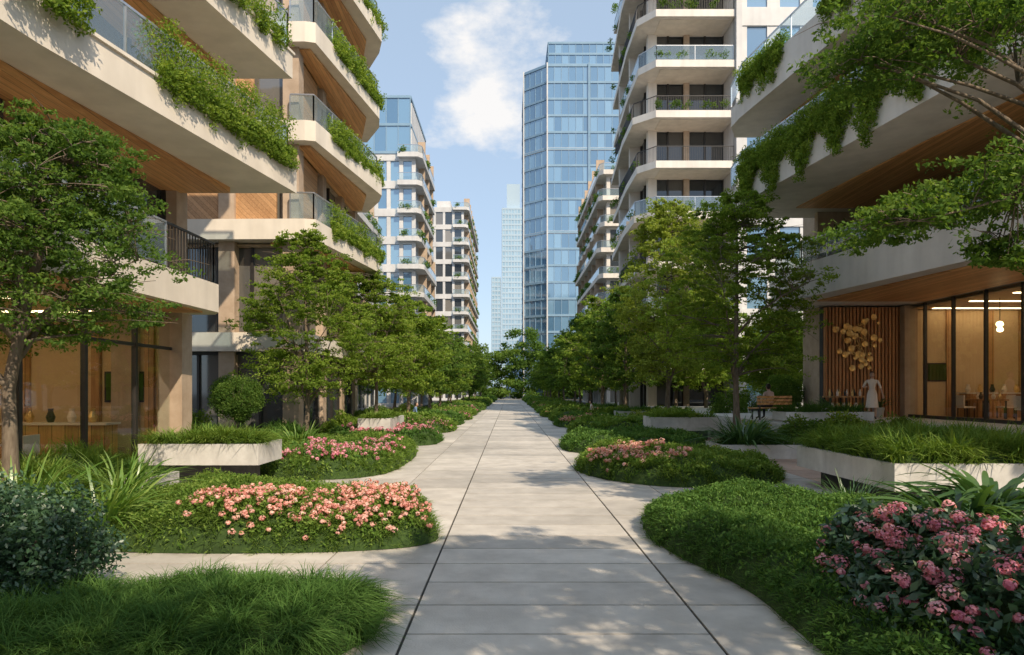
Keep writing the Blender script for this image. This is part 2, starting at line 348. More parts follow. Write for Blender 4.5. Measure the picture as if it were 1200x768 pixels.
def flowers(name,outline,H,ew,nheads,rad,petal,pm,leafm,nleaf,leafsz,seed,hz0=0.,Hp=None,petals=26,base=None,clumpy=9,spread=3.0):
    rs=np.random.RandomState(seed); poly=chaikin(outline,2); mp=chaikin(Hp,2) if Hp is not None else poly
    if clumpy:
        nc=max(3,nheads//clumpy); c=sample(poly,nc,rs); p=c[rs.randint(0,nc,nheads)]+rs.normal(size=(nheads,2))*rad*spread
        p=p[inpoly(p,mp)]; nheads=len(p)
    else: p=sample(poly,nheads,rs)
    z=hfun(p,mp,H,ew,0.02)+hz0*rs.uniform(.4,1.2,nheads)
    cen=np.column_stack([p,z]); r=rad*rs.uniform(.5,1.35,nheads)
    g1=leaves(cen,np.column_stack([r,r,r*.75]),petals,petal,.8,0,.5,rs,shell=.75,outn=1.3)
    pl=sample(poly,nleaf,rs); zl=hfun(pl,mp,H,ew,0.02)+hz0*rs.uniform(.0,.95,nleaf)
    g2=leaves(np.column_stack([pl,zl]),np.full((nleaf,3),leafsz*.9),6,leafsz,.45,0,.9,rs)
    gr=[(*g1,M[pm]),(*g2,M[leafm])]
    if base: gr.append((*mound(poly,H,ew,.02,.12,.08),M['soil']))
    return mesh_np(name,gr)
def strap(name,loc,n,L,w,mat,seed,spread=.12,lean=(.05,.75),droop=(.25,.95)):
    rs=np.random.RandomState(seed); a=rs.uniform(0,2*np.pi,n); rr=spread*np.sqrt(rs.rand(n))
    root=np.column_stack([rr*np.cos(a),rr*np.sin(a),np.zeros(n)])
    g=blades(root,a+rs.normal(size=n)*.3,L*rs.uniform(.6,1.15,n),rs.uniform(*lean,n),rs.uniform(*droop,n),w*rs.uniform(.7,1.2,n),8,rs)
    o=mesh_np(name,[(*g,M[mat])]); o.location=loc; return o
def shrub(name,loc,rad,mat,n,size,seed,K=40,wild=.12):
    rs=np.random.RandomState(seed); d=rs.normal(size=(K,3)); d/=np.linalg.norm(d,axis=1)[:,None]
    ball=wild<.1
    if not ball: d[:,2]=np.abs(d[:,2])*1.2-.25
    cen=d*np.array(rad)*.72*(1+rs.normal(size=(K,1))*wild); cen[:,2]+=rad[2]*.35
    cr=np.full((K,3),min(rad)*.34)*(rs.uniform(.85,1.1,(K,1)) if ball else rs.uniform(.6,1.3,(K,1)))
    g=leaves(cen,cr,n,size,.5,0,.5,rs,shell=.25)
    st=[]
    for k in range(0,K,4):
        v,f=tube([(0,0,0),cen[k]*.5,cen[k]],[.03,.02,.008],5); st.append((v,f,np.full(len(f),.5),M['bark']))
    if loc[2]>.5:
        v,f=tube([(0,0,-loc[2]),(.01,0,-loc[2]/2),(0,0,.1)],[.05,.04,.035],7); st.append((v,f,np.full(len(f),.5),M['bark']))
    o=mesh_np(name,[(*g,M[mat])]+st); o.location=loc; return o

# ------------------------------------------------------------------ trees
def tree_mesh(seed,H,Rc,z0,K,nleaf,lsz,mat,tr=.11,clr=.6,clumps=None,trunk=None,flat=.5,shift=(0,0)):
    rs=np.random.RandomState(seed); gr=[]
    if clumps is None:
        u=rs.beta(1.15,1.2,K); a=rs.uniform(0,2*np.pi,K)
        pr=np.sin(np.pi*np.clip(u*.86+.10,0,1)**.85)**.75
        lob=1+.13*np.sin(a*3+seed)+.08*np.sin(a*5+2*seed)+rs.normal(size=K)*.09
        rr=Rc*pr*lob*np.sqrt(rs.uniform(.12,1,K))*.92
        cen=np.column_stack([rr*np.cos(a)+shift[0]*(.4+.6*u),rr*np.sin(a)+shift[1],z0+(H-z0)*u*.96])
        cr=clr*rs.uniform(.5,1.25,K)*(1.1-.45*u)
    else:
        clumps=np.array(clumps,float); cen=clumps[:,:3]; cr=clumps[:,3]; K=len(cen)
    if trunk is None:
        bend=rs.uniform(-.15,.15,2)
        trunk=[(0,0,0),(bend[0]*.4,bend[1]*.4,z0*.35),(bend[0],bend[1],z0*.75),(bend[0]*.6+shift[0]*.4,bend[1]*.6,z0+(H-z0)*.25),(shift[0]*.7,0,z0+(H-z0)*.55),(shift[0]*.9+rs.uniform(-.1,.1),0,z0+(H-z0)*.85)]
    tp=np.array(trunk,float); m=len(tp); rad=tr*np.linspace(1,.22,m)**1.0; rad[0]*=1.35
    tt=np.linspace(0,m-1,m*4); TP=np.stack([np.interp(tt,np.arange(m),tp[:,k]) for k in range(3)],1); TR=np.interp(tt,np.arange(m),rad)
    v,f=tube(TP,TR,9); gr.append((v,f,np.full(len(f),.5),M['bark']))
    limbs=[(TP,TR)]
    nl=7; order=np.argsort(-np.hypot(cen[:,0]-TP[-1,0],cen[:,1]-TP[-1,1])+rs.rand(K)*.8)
    azs=[]
    for k in order:
        a=math.atan2(cen[k,1]-TP[0,1],cen[k,0]-TP[0,0])
        if clumps is None and any(abs((a-q+np.pi)%(2*np.pi)-np.pi)<.65 for q in azs): continue
        azs.append(a)
        j=int(len(TP)*rs.uniform(.36,.62)); s=TP[j]; e=cen[k]
        t=np.linspace(0,1,8)[:,None]; mid=(s+e)/2+np.array([0,0,.12*np.linalg.norm(e-s)])-np.array([e[0]-s[0],e[1]-s[1],0])*.12
        P=(1-t)**2*s+2*t*(1-t)*mid+t**2*e
        P[1:-1]+=rs.normal(size=(6,3))*.03
        rd=TR[j]*.62*(1-t[:,0]*.85)
        v,f=tube(P,rd,6); gr.append((v,f,np.full(len(f),.5),M['bark'])); limbs.append((P,rd))
        if len(azs)>=nl: break
    allp=np.concatenate([l[0][2:] for l in limbs]); allr=np.concatenate([l[1][2:] for l in limbs])
    for k in range(K):
        d=np.linalg.norm(allp-cen[k],axis=1)+np.where(allp[:,2]>cen[k,2]+.1,1.5,0)
        d=np.where(allp[:,2]<z0*.55,99,d) if clumps is None else d
        i=d.argmin(); s=allp[i]; e=cen[k]; t=np.linspace(0,1,5)[:,None]
        mid=(s+e)/2+np.array([0,0,.1*d[i]]); P=(1-t)**2*s+2*t*(1-t)*mid+t**2*e
        r0=min(allr[i]*.6,.035)
        v,f=tube(P,np.linspace(r0,.006,5),4); gr.append((v,f,np.full(len(f),.5),M['bark']))
        for q in range(2):
            e2=e+rs.normal(size=3)*np.array([1,1,.35])*cr[k]*.7
            v,f=tube([P[3],(P[3]+e2)/2+(0,0,.05),e2],[.01,.007,.004],3); gr.append((v,f,np.full(len(f),.5),M['bark']))
    sub=6; sc=np.repeat(cen,sub,0)+rs.normal(size=(K*sub,3))*np.array([.62,.62,.36])*np.repeat(cr,sub)[:,None]
    sr=np.repeat(cr,sub)*rs.uniform(.3,.72,K*sub)
    tone=np.clip(np.repeat(rs.rand(K),sub)*.6+.4*rs.rand(K*sub),0,1)
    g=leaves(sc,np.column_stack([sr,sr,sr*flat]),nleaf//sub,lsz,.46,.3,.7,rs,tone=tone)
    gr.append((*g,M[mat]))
    return mesh_np('tree_mesh',gr,link=False)
def place(name,me,loc,rot=0,sc=(1,1,1)):
    o=bpy.data.objects.new(name,me); COL.objects.link(o); o.location=loc; o.rotation_euler=(0,0,rot); o.scale=sc; return o

tA=tree_mesh(11,5.8,1.65,2.75,190,270,.066,'leafB',tr=.12,clr=.42,shift=(.75,0),flat=.4)
place('shade_tree',tA,(-6.85,9.4,0),0)
tB=tree_mesh(21,7.3,2.2,2.0,180,230,.10,'leafA',tr=.10,clr=.50,flat=.4)
tC=tree_mesh(33,7.3,2.15,2.2,180,210,.115,'leafA',tr=.11,clr=.50,flat=.4)
tG=tree_mesh(41,8.8,2.95,2.4,230,260,.11,'leafA',tr=.14,clr=.58,flat=.4)
tD=tree_mesh(47,7.4,2.35,2.1,130,150,.19,'leafB',tr=.13,clr=.62)
tE=tree_mesh(58,7.4,2.4,2.0,130,150,.19,'leafA',tr=.13,clr=.62)
tF=tree_mesh(61,12.2,3.0,2.8,210,210,.16,'leafC',tr=.16,clr=.74)
place('street_tree',tB,(-6.65,22.2,0),.4)
place('street_tree',tC,(-5.9,30,0),1.7)
place('street_tree',tG,(8.0,24,.3),3.9)
place('street_tree',tF,(8.2,35.5,0),.9)
place('street_tree',tD,(7.2,42,0),5.1,(1.1,1.1,1.15))
place('street_tree',tE,(13.3,34,.9),2.1,(.8,.8,.62)); place('street_tree',tD,(15.8,38,.9),4.1,(.9,.9,.7)); place('street_tree',tD,(17.5,44,0),1.1,(1.2,1.2,1.0))
k=0
for y in [38,46,54,63,72,82,93,105,118,132]:
    place('street_tree',[tE,tD][(k)%2],(-5.4+R.uniform(-.3,.3),y,0),R.uniform(0,6),(1.0,1.0,.95+R.rand()*.15))
    if k>0: place('street_tree',[tD,tE,tD][(k)%3],(6.9+R.uniform(-.4,.4),y+3,0),R.uniform(0,6),(1.15,1.15,1.1+R.rand()*.2))
    if k<7: place('street_tree',[tE,tD][(k)%2],(11.8+R.uniform(-.6,.6),y+4,0),R.uniform(0,6),(1.2,1.2,1.2))
    if 0<k<8: place('street_tree',tD,(-9.8,y+4,0),R.uniform(0,6),(1.1,1.1,1.1))
    k+=1
rs=np.random.RandomState(88); C=[];Rr=[]
for i in range(620):
    x=rs.uniform(-30,30); h=11.5+1.8*math.sin(x*.5)+1.3*math.sin(x*1.3+1)+2.5*math.exp(-((x-2)/6)**2); z=rs.uniform(.5,h); C.append((x,150+rs.uniform(-4,4),z)); Rr.append((1.5,1.5,1.0))
mesh_np('distant_tree_belt',[(*leaves(np.array(C),np.array(Rr),110,.55,.6,0,.5,rs),M['leafB'])])
place('street_tree',tG,(5.1,-.5,0),1.2,(1.05,1.05,1.08))
place('street_tree',tG,(-.4,-2.6,0),2.9,(1.1,1.1,1.05))
cl=[]
rs=np.random.RandomState(5)
for i in range(85):
    t=rs.rand(); x=4.8+4.0*t; cl.append((x,8.9+rs.uniform(-.8,.8),4.05+1.25*t**.7+rs.uniform(-.35,.35)*(.4+t),.30+.12*rs.rand()))
for i in range(14):
    t=rs.rand(); cl.append((6.0+1.2*t,8.9+rs.uniform(-.3,.3),3.6+.4*rs.rand(),.26))
for i in range(95):
    t=rs.rand(); x=4.5+4.2*t; cl.append((x,8.9+rs.uniform(-1,1),6.45+.9*t+rs.uniform(-.35,.6),.36+.14*rs.rand()))
for i in range(40):
    cl.append((9.2+rs.normal()*.9,9+rs.normal()*1.0,6.8+rs.normal()*1.1,.5))
t9=tree_mesh(9,9,3,3,0,250,.08,'leafB',tr=.16,clumps=cl,trunk=[(9.6,9.3,0),(9.5,9.3,1.6),(9.3,9.2,3.2),(9.1,9.1,4.6),(9.0,9,6),(9.1,9,8)])
place('shade_tree',t9,(0,0,0))

# ------------------------------------------------------------------ ground and path
g=B('ground'); g.quad('ground_sheet','joint',[(-1500,-200,0),(1500,-200,0),(1500,3000,0),(-1500,3000,0)]); g.finish()
pv=B('stone_paving')
xl=[-.85-1.26*i for i in range(0,13)]; xr=[1.64+1.26*i for i in range(0,12)]
y=-1.2; i=0
while y<165:
    d=.75 if y<70 else 1.5
    gp=.009+.0007*max(0,y)
    pv.box('slabs','paving',-.85+.017,1.64-.017,y+gp,y+d-gp,.001,.016); y+=d
y=-1.2; r=0
while y<165:
    d=1.5
    for a,b_ in list(zip(xl[1:],xl[:-1]))+list(zip(xr[:-1],xr[1:])):
        if y>40 and abs(a)>10: continue
        red = a>5.6 and y>12
        gp=.010+.0007*max(0,y)
        pv.box('slabs','paving2' if red else 'paving',a+.009,b_-.009,y+gp,y+d-gp,.001,.0155)
    y+=d; r+=1
pv.finish()

# ------------------------------------------------------------------ planting beds
L2=[(-.88,9.2),(-1.1,8.6),(-2.2,8.3),(-4,8.25),(-5.3,8.4),(-6.1,9.4),(-5.9,11),(-5.2,12.2),(-3.9,12.1),(-2.6,11.4),(-1.35,10.3)]
bed('ornamental_grass_bed',[(-1.05,6.05),(-1.15,5.2),(-1.7,4.5),(-4.4,4.3),(-5,5.3),(-4.4,6.3),(-3,6.6),(-1.6,6.5)],.25,4000,.27,.006,'grassB',.5,tuft=90,seed=3,lean=(.1,.8),droop=(.35,.95),seg=4,cell=.08)
bed('ground_cover_bed',L2,.45,2500,.14,.008,'grassA',.5,seed=4,lean=(.1,.9),tuft=40,cell=.1,leafy=220,leafsz=.05)
R1=[(2.2,10.8),(1.85,9.6),(1.95,8.2),(2.4,6.8),(2.35,5.4),(2.4,4.0),(6,4.0),(6.6,8),(6.0,10.3),(4.6,11.3),(3,11.4)]
bed('ground_cover_bed',R1,.38,2200,.14,.008,'grassB',.5,seed=5,lean=(.1,.9),tuft=40,cell=.1,leafy=220,leafsz=.05)
L3=[(-2.9,15.8),(-2.75,18),(-2.8,21.5),(-3.6,22.8),(-6.8,22.3),(-7.2,16.8),(-6,15.2),(-4,14.9)]
bed('ground_cover_bed',L3,.44,1000,.18,.013,'grassA',.5,seed=6,tuft=30,leafy=70,leafsz=.08)
R2=[(1.6,17.4),(1.8,15.6),(2.7,14.2),(3.9,13.7),(5.5,14.1),(6.2,15.3),(5.9,17.2),(4.3,18.7),(2.4,18.9)]
bed('ground_cover_bed',R2,.46,1200,.18,.013,'grassA',.5,seed=7,tuft=30,leafy=70,leafsz=.08)
R3=[(1.7,22.6),(2.2,21.2),(4,20.7),(6.2,21),(6.8,24),(6.2,26.6),(3,26.8),(1.9,25)]
bed('ground_cover_bed',R3,.42,600,.19,.019,'grassB',.6,seed=8,tuft=20,leafy=40,leafsz=.1)
L4=[(-2.6,25.6),(-2.8,24.3),(-4.5,23.9),(-7,24.3),(-7.2,29),(-4,29.6),(-2.7,28)]
bed('ground_cover_bed',L4,.42,600,.19,.019,'grassB',.6,seed=9,tuft=20,leafy=40,leafsz=.1)
y=31.; k=0
while y<143:
    ln=5.0+.04*(y-30); m=['grassA','grassB','grassA'][k%3]
    for s in (-1,1):
        xo=2.5+R.uniform(-.15,.25); w_=7.4
        yy=y+(0 if s<0 else -2.0)
        po=[(s*xo,yy+1.2),(s*(xo+.6),yy+.1),(s*w_,yy),(s*w_,yy+ln),(s*(xo+.7),yy+ln-.1),(s*xo,yy+ln-1.3)]
        bed('ground_cover_bed' if k%2 else 'ornamental_grass_bed',po,.42+.2*R.rand(),max(60,340-4*y),.2+.001*y,.032+.0006*y,m,.8,seed=30+k*2+(s>0),tuft=10,seg=2,cell=.4,leafy=10,leafsz=.2)
        if k%2==(s>0) and y<90:
            fo=[(s*(xo+.3),yy+1.0),(s*(xo+2.6),yy+.4),(s*(xo+2.8),yy+1.6),(s*(xo+.5),yy+2.2)]
            flowers('azalea_flowers',fo,.42,.9,110,.10,.07,'petal2' if s<0 else 'petal','grassB',60,.12,k+200,.14,Hp=po,petals=16)
    y+=ln+1.3; k+=1
flowers('azalea_flowers',[(-1.1,9.1),(-1.3,8.5),(-2.6,8.3),(-3.9,8.35),(-4.4,9.1),(-3.6,9.9),(-2.6,9.9),(-1.5,9.8)],.45,.5,520,.042,.034,'petal','grassA',1100,.055,61,.15,Hp=L2,petals=30,clumpy=6,spread=3.8)
flowers('azalea_flowers',[(-3.1,15.9),(-3.1,19.5),(-4.0,20.5),(-5.4,18.6),(-5.8,16),(-4.4,15.2)],.44,.5,300,.055,.045,'petal2','grassB',500,.09,62,.14,Hp=L3,petals=22)
flowers('azalea_flowers',[(1.8,17.4),(2.0,15.5),(2.9,14.3),(3.9,14.3),(3.7,16.6),(2.9,18)],.46,.5,330,.055,.045,'petal','grassA',420,.08,63,.14,Hp=R2,petals=22)
flowers('azalea_flowers',[(-2.9,25.5),(-3.2,24.8),(-4.6,24.4),(-6,25),(-6,27.5),(-3.2,27.6)],.42,.6,260,.07,.06,'petal2','grassB',260,.1,64,.14,Hp=L4,petals=18)
HY=[(2.75,4.6),(2.6,5.7),(2.9,6.7),(4.2,7.2),(5.8,6.8),(6.2,5.0),(5.6,4.0),(3.4,3.9)]
flowers('hydrangea_bush',HY,.62,.9,460,.064,.030,'petal2','leafD',3600,.095,65,.24,petals=65,base=True,clumpy=4,spread=2.2)
bed('ornamental_grass_bed',[(-8.0,10.5),(-8.0,17),(-7.3,17.5),(-7.0,15.2),(-7.6,13.6),(-6.8,12.2),(-6.0,10.5),(-6.6,8.4)],.75,1200,.42,.012,'grassA',.8,seed=12,tuft=60,lean=(.05,.6),droop=(.2,.8),seg=4)
bed('ornamental_grass_bed',[(-9.6,17.6),(-9.6,23.4),(-6.2,23.4),(-6.0,21.4),(-7.2,20.6),(-7.4,18)],.6,600,.4,.02,'grassB',.9,seed=13,tuft=50,lean=(.05,.6),droop=(.2,.8),seg=3)
strap('arching_daylily',(-5.4,8.9,.1),250,1.2,.032,'strap',1,.35)
strap('arching_daylily',(-6.4,8.9,.2),230,1.4,.034,'strap',2,.3)
strap('arching_daylily',(-5.9,10.4,.3),180,1.15,.030,'strap',3,.3)
strap('arching_daylily',(-6.0,19.6,.25),170,1.2,.04,'strap',4,.35)
strap('arching_daylily',(6.9,20.2,.35),260,1.35,.05,'strapD',5,.45)
strap('arching_daylily',(5.45,10.9,.1),170,.75,.02,'strapD',6,.3)
strap('broadleaf_lily',(5.5,8.3,.3),130,1.15,.085,'strapD',7,.3,lean=(.15,.8),droop=(.45,1.15))
strap('broadleaf_lily',(6.3,8.9,.4),120,1.2,.085,'strapD',8,.3,lean=(.15,.8),droop=(.45,1.15))
shrub('dark_shrub',(-4.75,6.2,0),(1.0,.9,.9),'leafD',380,.055,70,80,.25)
shrub('dark_shrub',(-5.6,7.2,0),(.9,.9,.85),'leafD',300,.055,71,50,.25)
shrub('topiary_ball_shrub',(-8.15,20.4,1.5),(.8,.8,.76),'leafB',230,.06,72,90,.02)
shrub('topiary_ball_shrub',(12.0,30,1.5),(.95,.95,.9),'leafB',200,.08,73,80,.02)
for i,(x,yy,rx,rz,m) in enumerate([(-6.4,26.5,1.1,.75,'leafA'),(-6.6,31.5,1.1,.8,'leafB'),(-6.2,33.5,1.2,.65,'leafA'),(-6.9,35.5,1.3,.8,'leafB'),(-6.3,38.5,1.3,.7,'leafC'),(-10.5,22.4,1.1,.9,'leafA'),
     (7.2,29.5,1.1,.8,'leafA'),(7.6,31.5,1.3,.9,'leafB'),(6.9,34,1.2,.7,'leafC'),(8,38,1.5,.9,'leafB'),(9.3,21.8,1.0,.8,'leafB'),(10.8,21.9,1.1,.9,'leafA'),(12.2,21.6,1.0,.8,'leafB'),(8.2,22.6,.8,.7,'leafA'),(6.6,41,1.2,.75,'leafA'),(-6.4,42,1.3,.75,'leafC'),(10.6,33,1.2,1.5,'leafB'),(12.6,36,1.3,1.6,'leafB')]):
    shrub('low_shrub',(x,yy,.1),(rx,rx*.8,rz),m,190,.10,80+i,36)

# ------------------------------------------------------------------ planters
def planter(x0,x1,y0,y1,z0,z1,seed,gm='grassB',gl=.4,h=.12,dens=700,name='concrete_planter',bw=.016):
    b=B(name); t=.08
    b.box('rim_front','concrete',x0,x1,y0,y0+t,z0,z1); b.box('rim_back','concrete',x0,x1,y1-t,y1,z0,z1)
    b.box('rim_west','concrete',x0,x0+t,y0+t,y1-t,z0,z1-.002); b.box('rim_east','concrete',x1-t,x1,y0+t,y1-t,z0,z1-.002)
    b.box('tray','concrete',x0+t,x1-t,y0+t,y1-t,z0+.01,z0+.1)
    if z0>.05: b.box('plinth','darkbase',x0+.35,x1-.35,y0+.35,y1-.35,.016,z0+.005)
    b.finish()
    bed('planter_grass',[(x0+t,y0+t),(x1-t,y0+t),(x1-t,y1-t),(x0+t,y1-t)],h,dens,gl,bw,gm,.35,z0=z1-.08,tuft=45,seed=seed,lean=(.05,.65),droop=(.2,.8),seg=3,smoothit=0,edge=.5)
planter(-7.4,-5.0,13.6,15.0,.50,.92,101,'grassA',.45,dens=1400)
planter(-7.7,-5.9,11.2,12.2,.1,.55,102,'grassB',.4,dens=900)
planter(6.15,9.9,10.9,14.6,.38,.82,103,'grassA',.46,h=.25,dens=1300)
planter(5.6,8.3,27.0,28.6,.38,.92,104,'grassA',.4,dens=400,bw=.03)
planter(6.1,8.6,19.6,21.2,.016,.42,105,'grassB',.4,dens=400)
planter(5.9,8.0,37,38.6,.38,.85,106,'grassB',.4,dens=300,bw=.03)
planter(5.6,7.6,46,47.6,.38,.85,107,'grassB',.4,dens=200,bw=.03)
planter(-5.6,-4.4,25.2,28.5,.45,.95,108,'grassA',.35,dens=400,bw=.03)
planter(-6.8,-5.0,34,35.6,.016,.45,109,'grassB',.35,dens=300,bw=.03)
planter(9.4,12.4,23.2,24.4,.95,1.25,110,'grassB',.45,dens=500,bw=.02)

# ------------------------------------------------------------------ hanging greenery
def hanging(name,p0,p1,z,down=.9,up=.5,out=(0,0),n=40,seed=1,mat='leafA',lsz=.075,per=130):
    rs=np.random.RandomState(seed); C=[];Rr=[]
    for i in range(n):
        t=rs.rand(); x,yy=lerp(p0,p1,t); dd=rs.rand()**1.3*down*(.6+.4*math.sin(t*23+seed))
        m=max(1,int(dd/.22))
        for q in range(m+1):
            C.append((x+out[0]+rs.normal()*.06,yy+out[1]+rs.normal()*.08,z-q*.22)); Rr.append((.14,.18,.17))
        C.append((x+rs.normal()*.12,yy+rs.normal()*.12,z+up*rs.rand())); Rr.append((.24,.26,.22))
    C=np.array(C); g=leaves(C,np.array(Rr),int(per*.5),lsz,.45,0,.4,rs)
    return mesh_np(name,[(*g,M[mat])])

# ------------------------------------------------------------------ interiors
def lathe(b,part,mat,c,prof,seg=10):
    for (r0,z0),(r1,z1) in zip(prof[:-1],prof[1:]):
        for s in range(seg):
            a0=2*math.pi*s/seg;a1=2*math.pi*(s+1)/seg
            b.quad(part,mat,[(c[0]+r0*math.cos(a0),c[1]+r0*math.sin(a0),c[2]+z0),(c[0]+r0*math.cos(a1),c[1]+r0*math.sin(a1),c[2]+z0),(c[0]+r1*math.cos(a1),c[1]+r1*math.sin(a1),c[2]+z1),(c[0]+r1*math.cos(a0),c[1]+r1*math.sin(a0),c[2]+z1)],.5)
def shop(b,x_in,x_out,y0,y1,z0,z1,endmode,seed):
    rs=np.random.RandomState(seed)
    xa,xb=min(x_in,x_out),max(x_in,x_out)
    b.box('interior_floor','intwood',xa+.12,xb-.12,y0,y1,z0-.02,z0+.02)
    b.box('interior_ceiling','intwall',xa+.12,xb-.12,y0,y1,z1-.06,z1-.03)
    bx=x_out; b.box('interior_back_wall','intwall',bx-.1,bx+.1,y0,y1,z0,z1)
    b.box('interior_end_wall','intwall',xa+.2,xb-.2,y1-.15,y1-.02,z0,z1-.1)
    s=-1 if x_out>x_in else 1
    yy=y0+.4
    while yy<y1-1.2:
        w=1.1
        for zz in np.arange(z0+.4,z1-.5,.48):
            b.box('shelves','intwood',min(bx+s*.12,bx+s*.45),max(bx+s*.12,bx+s*.45),yy,yy+w,zz,zz+.03)
            q=yy+.08
            while q<yy+w-.2:
                ww=rs.uniform(.06,.2); hh=rs.uniform(.1,.33)
                if rs.rand()<.8: b.box('shelf_goods',['cream','gold','leafB','petal','frame','plaster'][rs.randint(6)],min(bx+s*.16,bx+s*.4),max(bx+s*.16,bx+s*.4),q,q+ww,zz+.032,zz+.032+hh)
                q+=ww+.05
        yy+=2.4
    # end wall: panelling, framed picture, a plant wall and a low counter
    w=xb-xa
    for t in (.30,.62,.86):
        b.box('wall_pilaster','intwood',xa+w*t,xa+w*t+.22,y1-.24,y1-.152,z0+.02,z1-.1)
    ax=xb-1.75 if endmode==1 else xa+.8
    b.box('picture_frame','frame',ax,ax+1.0,y1-.20,y1-.152,z0+1.45,z0+2.2)
    b.box('picture','leafB',ax+.05,ax+.95,y1-.215,y1-.203,z0+1.5,z0+2.15)
    b.box('counter','intwood',xa+w*.32,xa+w*.8,y1-1.3,y1-.8,z0+.02,z0+.95); b.box('counter_top','plaster',xa+w*.32-.05,xa+w*.8+.05,y1-1.35,y1-.75,z0+.952,z0+1.0)
    for i in range(5):
        lathe(b,'vase',['cream','gold','frame'][i%3],(xa+w*(.36+.09*i),y1-1.05,z0+1.002),[(.001,0),(.06,0),(.10,.12),(.05,.26),(.06,.32)])
    for k in range(int((y1-y0)/3)):
        yy=y0+1.2+k*3; cx=x_in+(x_out-x_in)*.35
        b.box('display_table','intwood',cx-.4,cx+.4,yy,yy+1.4,z0+.7,z0+.76)
        for ax in (-.35,.3):
            for ay in (.05,1.25): b.box('display_table','frame',cx+ax,cx+ax+.05,yy+ay,yy+ay+.05,z0+.02,z0+.7)
        for _ in range(4):
            px=cx+rs.uniform(-.3,.2);py=yy+rs.uniform(.1,1.2); lathe(b,'vase',['cream','gold','frame'][rs.randint(3)],(px,py,z0+.762),[(.001,0),(.05,0),(.08,.1),(.035,.2),(.045,.26)],8)
        for sx in (-.75,.75):   # chairs beside the tables
            qx=cx+sx; b.box('chair','cream',qx-.22,qx+.22,yy+.45,yy+.9,z0+.42,z0+.48); bk=qx+(.2 if sx>0 else -.22); b.box('chair','cream',bk-.02,bk+.03,yy+.45,yy+.9,z0+.5,z0+.9)
            for lx in (-.2,.17):
                for ly in (.47,.85): b.box('chair_leg','frame',qx+lx,qx+lx+.03,yy+ly,yy+ly+.03,z0+.02,z0+.42)
    for k in range(int((y1-y0)/2.2)):
        yy=y0+.8+k*2.2
        cx=x_in+(x_out-x_in)*(.25+.3*(k%2))
        b.box('pendant_cord','frame',cx-.008,cx+.008,yy-.008,yy+.008,z1-.9,z1-.06)
        lathe(b,'pendant_lamp','lamp',(cx,yy,z1-1.1),[(.001,0),(.09,.03),(.12,.10),(.09,.18),(.02,.21)],12)
        b.box('ceiling_strip','lampdim',xa+.8,xb-.8,yy+.70,yy+.86,z1-.085,z1-.065)

# ------------------------------------------------------------------ left near building
b=B('terrace_apartment_building')
XW=-8.1; Y1=17.0; Y0=-8
shop(b,XW,-13.5,2,Y1-.2,.25,3.75,1,3)
b.box('floor_plinth','stone',XW-.3,XW+.12,Y0,Y1,.0,.28)
b.box('interior_floor','intwood',-13.5,XW-.3,Y0,2,.2,.25)
for yy in np.arange(-1,Y1-.5,1.75):
    b.box('shopfront_frame','frame',XW-.05,XW+.05,yy-.04,yy+.04,.28,3.80)
b.box('shopfront_glass','glass',XW-.01,XW+.01,Y0,Y1-.75,.28,3.8)
b.box('shopfront_frame','frame',XW-.04,XW+.04,Y0,Y1-.7,2.95,3.02)
for yy in (4.5,9.9,16.4): b.box('stone_column','stone',XW-.3,XW+.28,yy-.1,yy+.42,.0,3.84)
b.box('stone_column','stone',-9.6,-9.0,Y1-.55,Y1+.02,0,12)
b.box('end_wall','stone',-14,-8.45,Y1-.3,Y1-.02,0,15.6)
sl1=[(-14,Y0),(-7.15,Y0),(-7.15,9),(-6.9,16.2),(-7.2,16.7),(-14,16.7)]
b.prism('balcony_slab','plaster',sl1,3.84,4.50)
b.prism('wood_soffit','woodY',[(-8.0,Y0),(-7.35,Y0),(-7.35,9),(-7.15,15.9),(-8.0,15.9)],3.80,3.838)
railing(b,[(-7.22,4),(-7.22,9),(-7.05,14.0)],4.5,.95)
railing(b,[(-7.05,14.0),(-6.98,16.1),(-7.5,16.55)],4.5,.95,bars=True)
def upper(z,zt,xa,xb,wood_in=.95,y1=17.0,off=0):
    poly=[(-14,Y0),(xa-1.9+off,Y0),(xa+off,9.7),(xb+off,y1),(-14,y1+.01)]
    b.prism('balcony_slab','plaster',poly,z,zt)
    b.prism('wood_soffit','woodY',[(-8.6,Y0),(xa-1.9-wood_in+off,Y0),(xa-wood_in+off,9.7),(xb-wood_in-.5+off,y1-.5),(-8.6,y1-.5)],z-.14,z-.003)
    b.prism('coping','plaster',[(xa-.12+off,9.7),(xa+.05+off,9.7),(xb+.05+off,y1+.05),(xb-.12+off,y1+.05)],zt,zt+.06)
upper(6.9,7.5,-6.65,-5.3)
upper(9.75,10.35,-6.75,-5.4)
upper(12.6,13.2,-6.75,-5.4)
upper(15.4,16.0,-6.9,-5.6)
for z in (7.5,10.35,13.2):
    railing(b,[(-8.5,Y0),(-6.8,9.7),(-5.5,16.9),(-8.2,16.95)],z,1.0)
for zi,z in enumerate((4.5,7.5,10.35,13.2)):
    top=[6.9,9.75,12.6,15.4][zi]
    facade(b,(XW-.2,Y0),(XW-.2,Y1-.7),z,top-z,1,1.55,'winC','frame','stone',.16,.09)
    b.box('stone_column','stone',XW-.45,XW+.15,Y1-.7,Y1-.15,z,top)
    for yy in (1,5.3,11.2): b.box('wood_pier','woodZ',XW-.3,XW+.05,yy,yy+.55,z,top)
b.finish()
hanging('trailing_balcony_plants',(-6.28,12.0),(-5.42,16.6),7.72,.6,.85,(.12,0),120,1,'leafA',.07)
hanging('trailing_balcony_plants',(-6.6,9.8),(-5.5,16.6),10.5,.3,.35,(.1,0),60,2,'leafA')
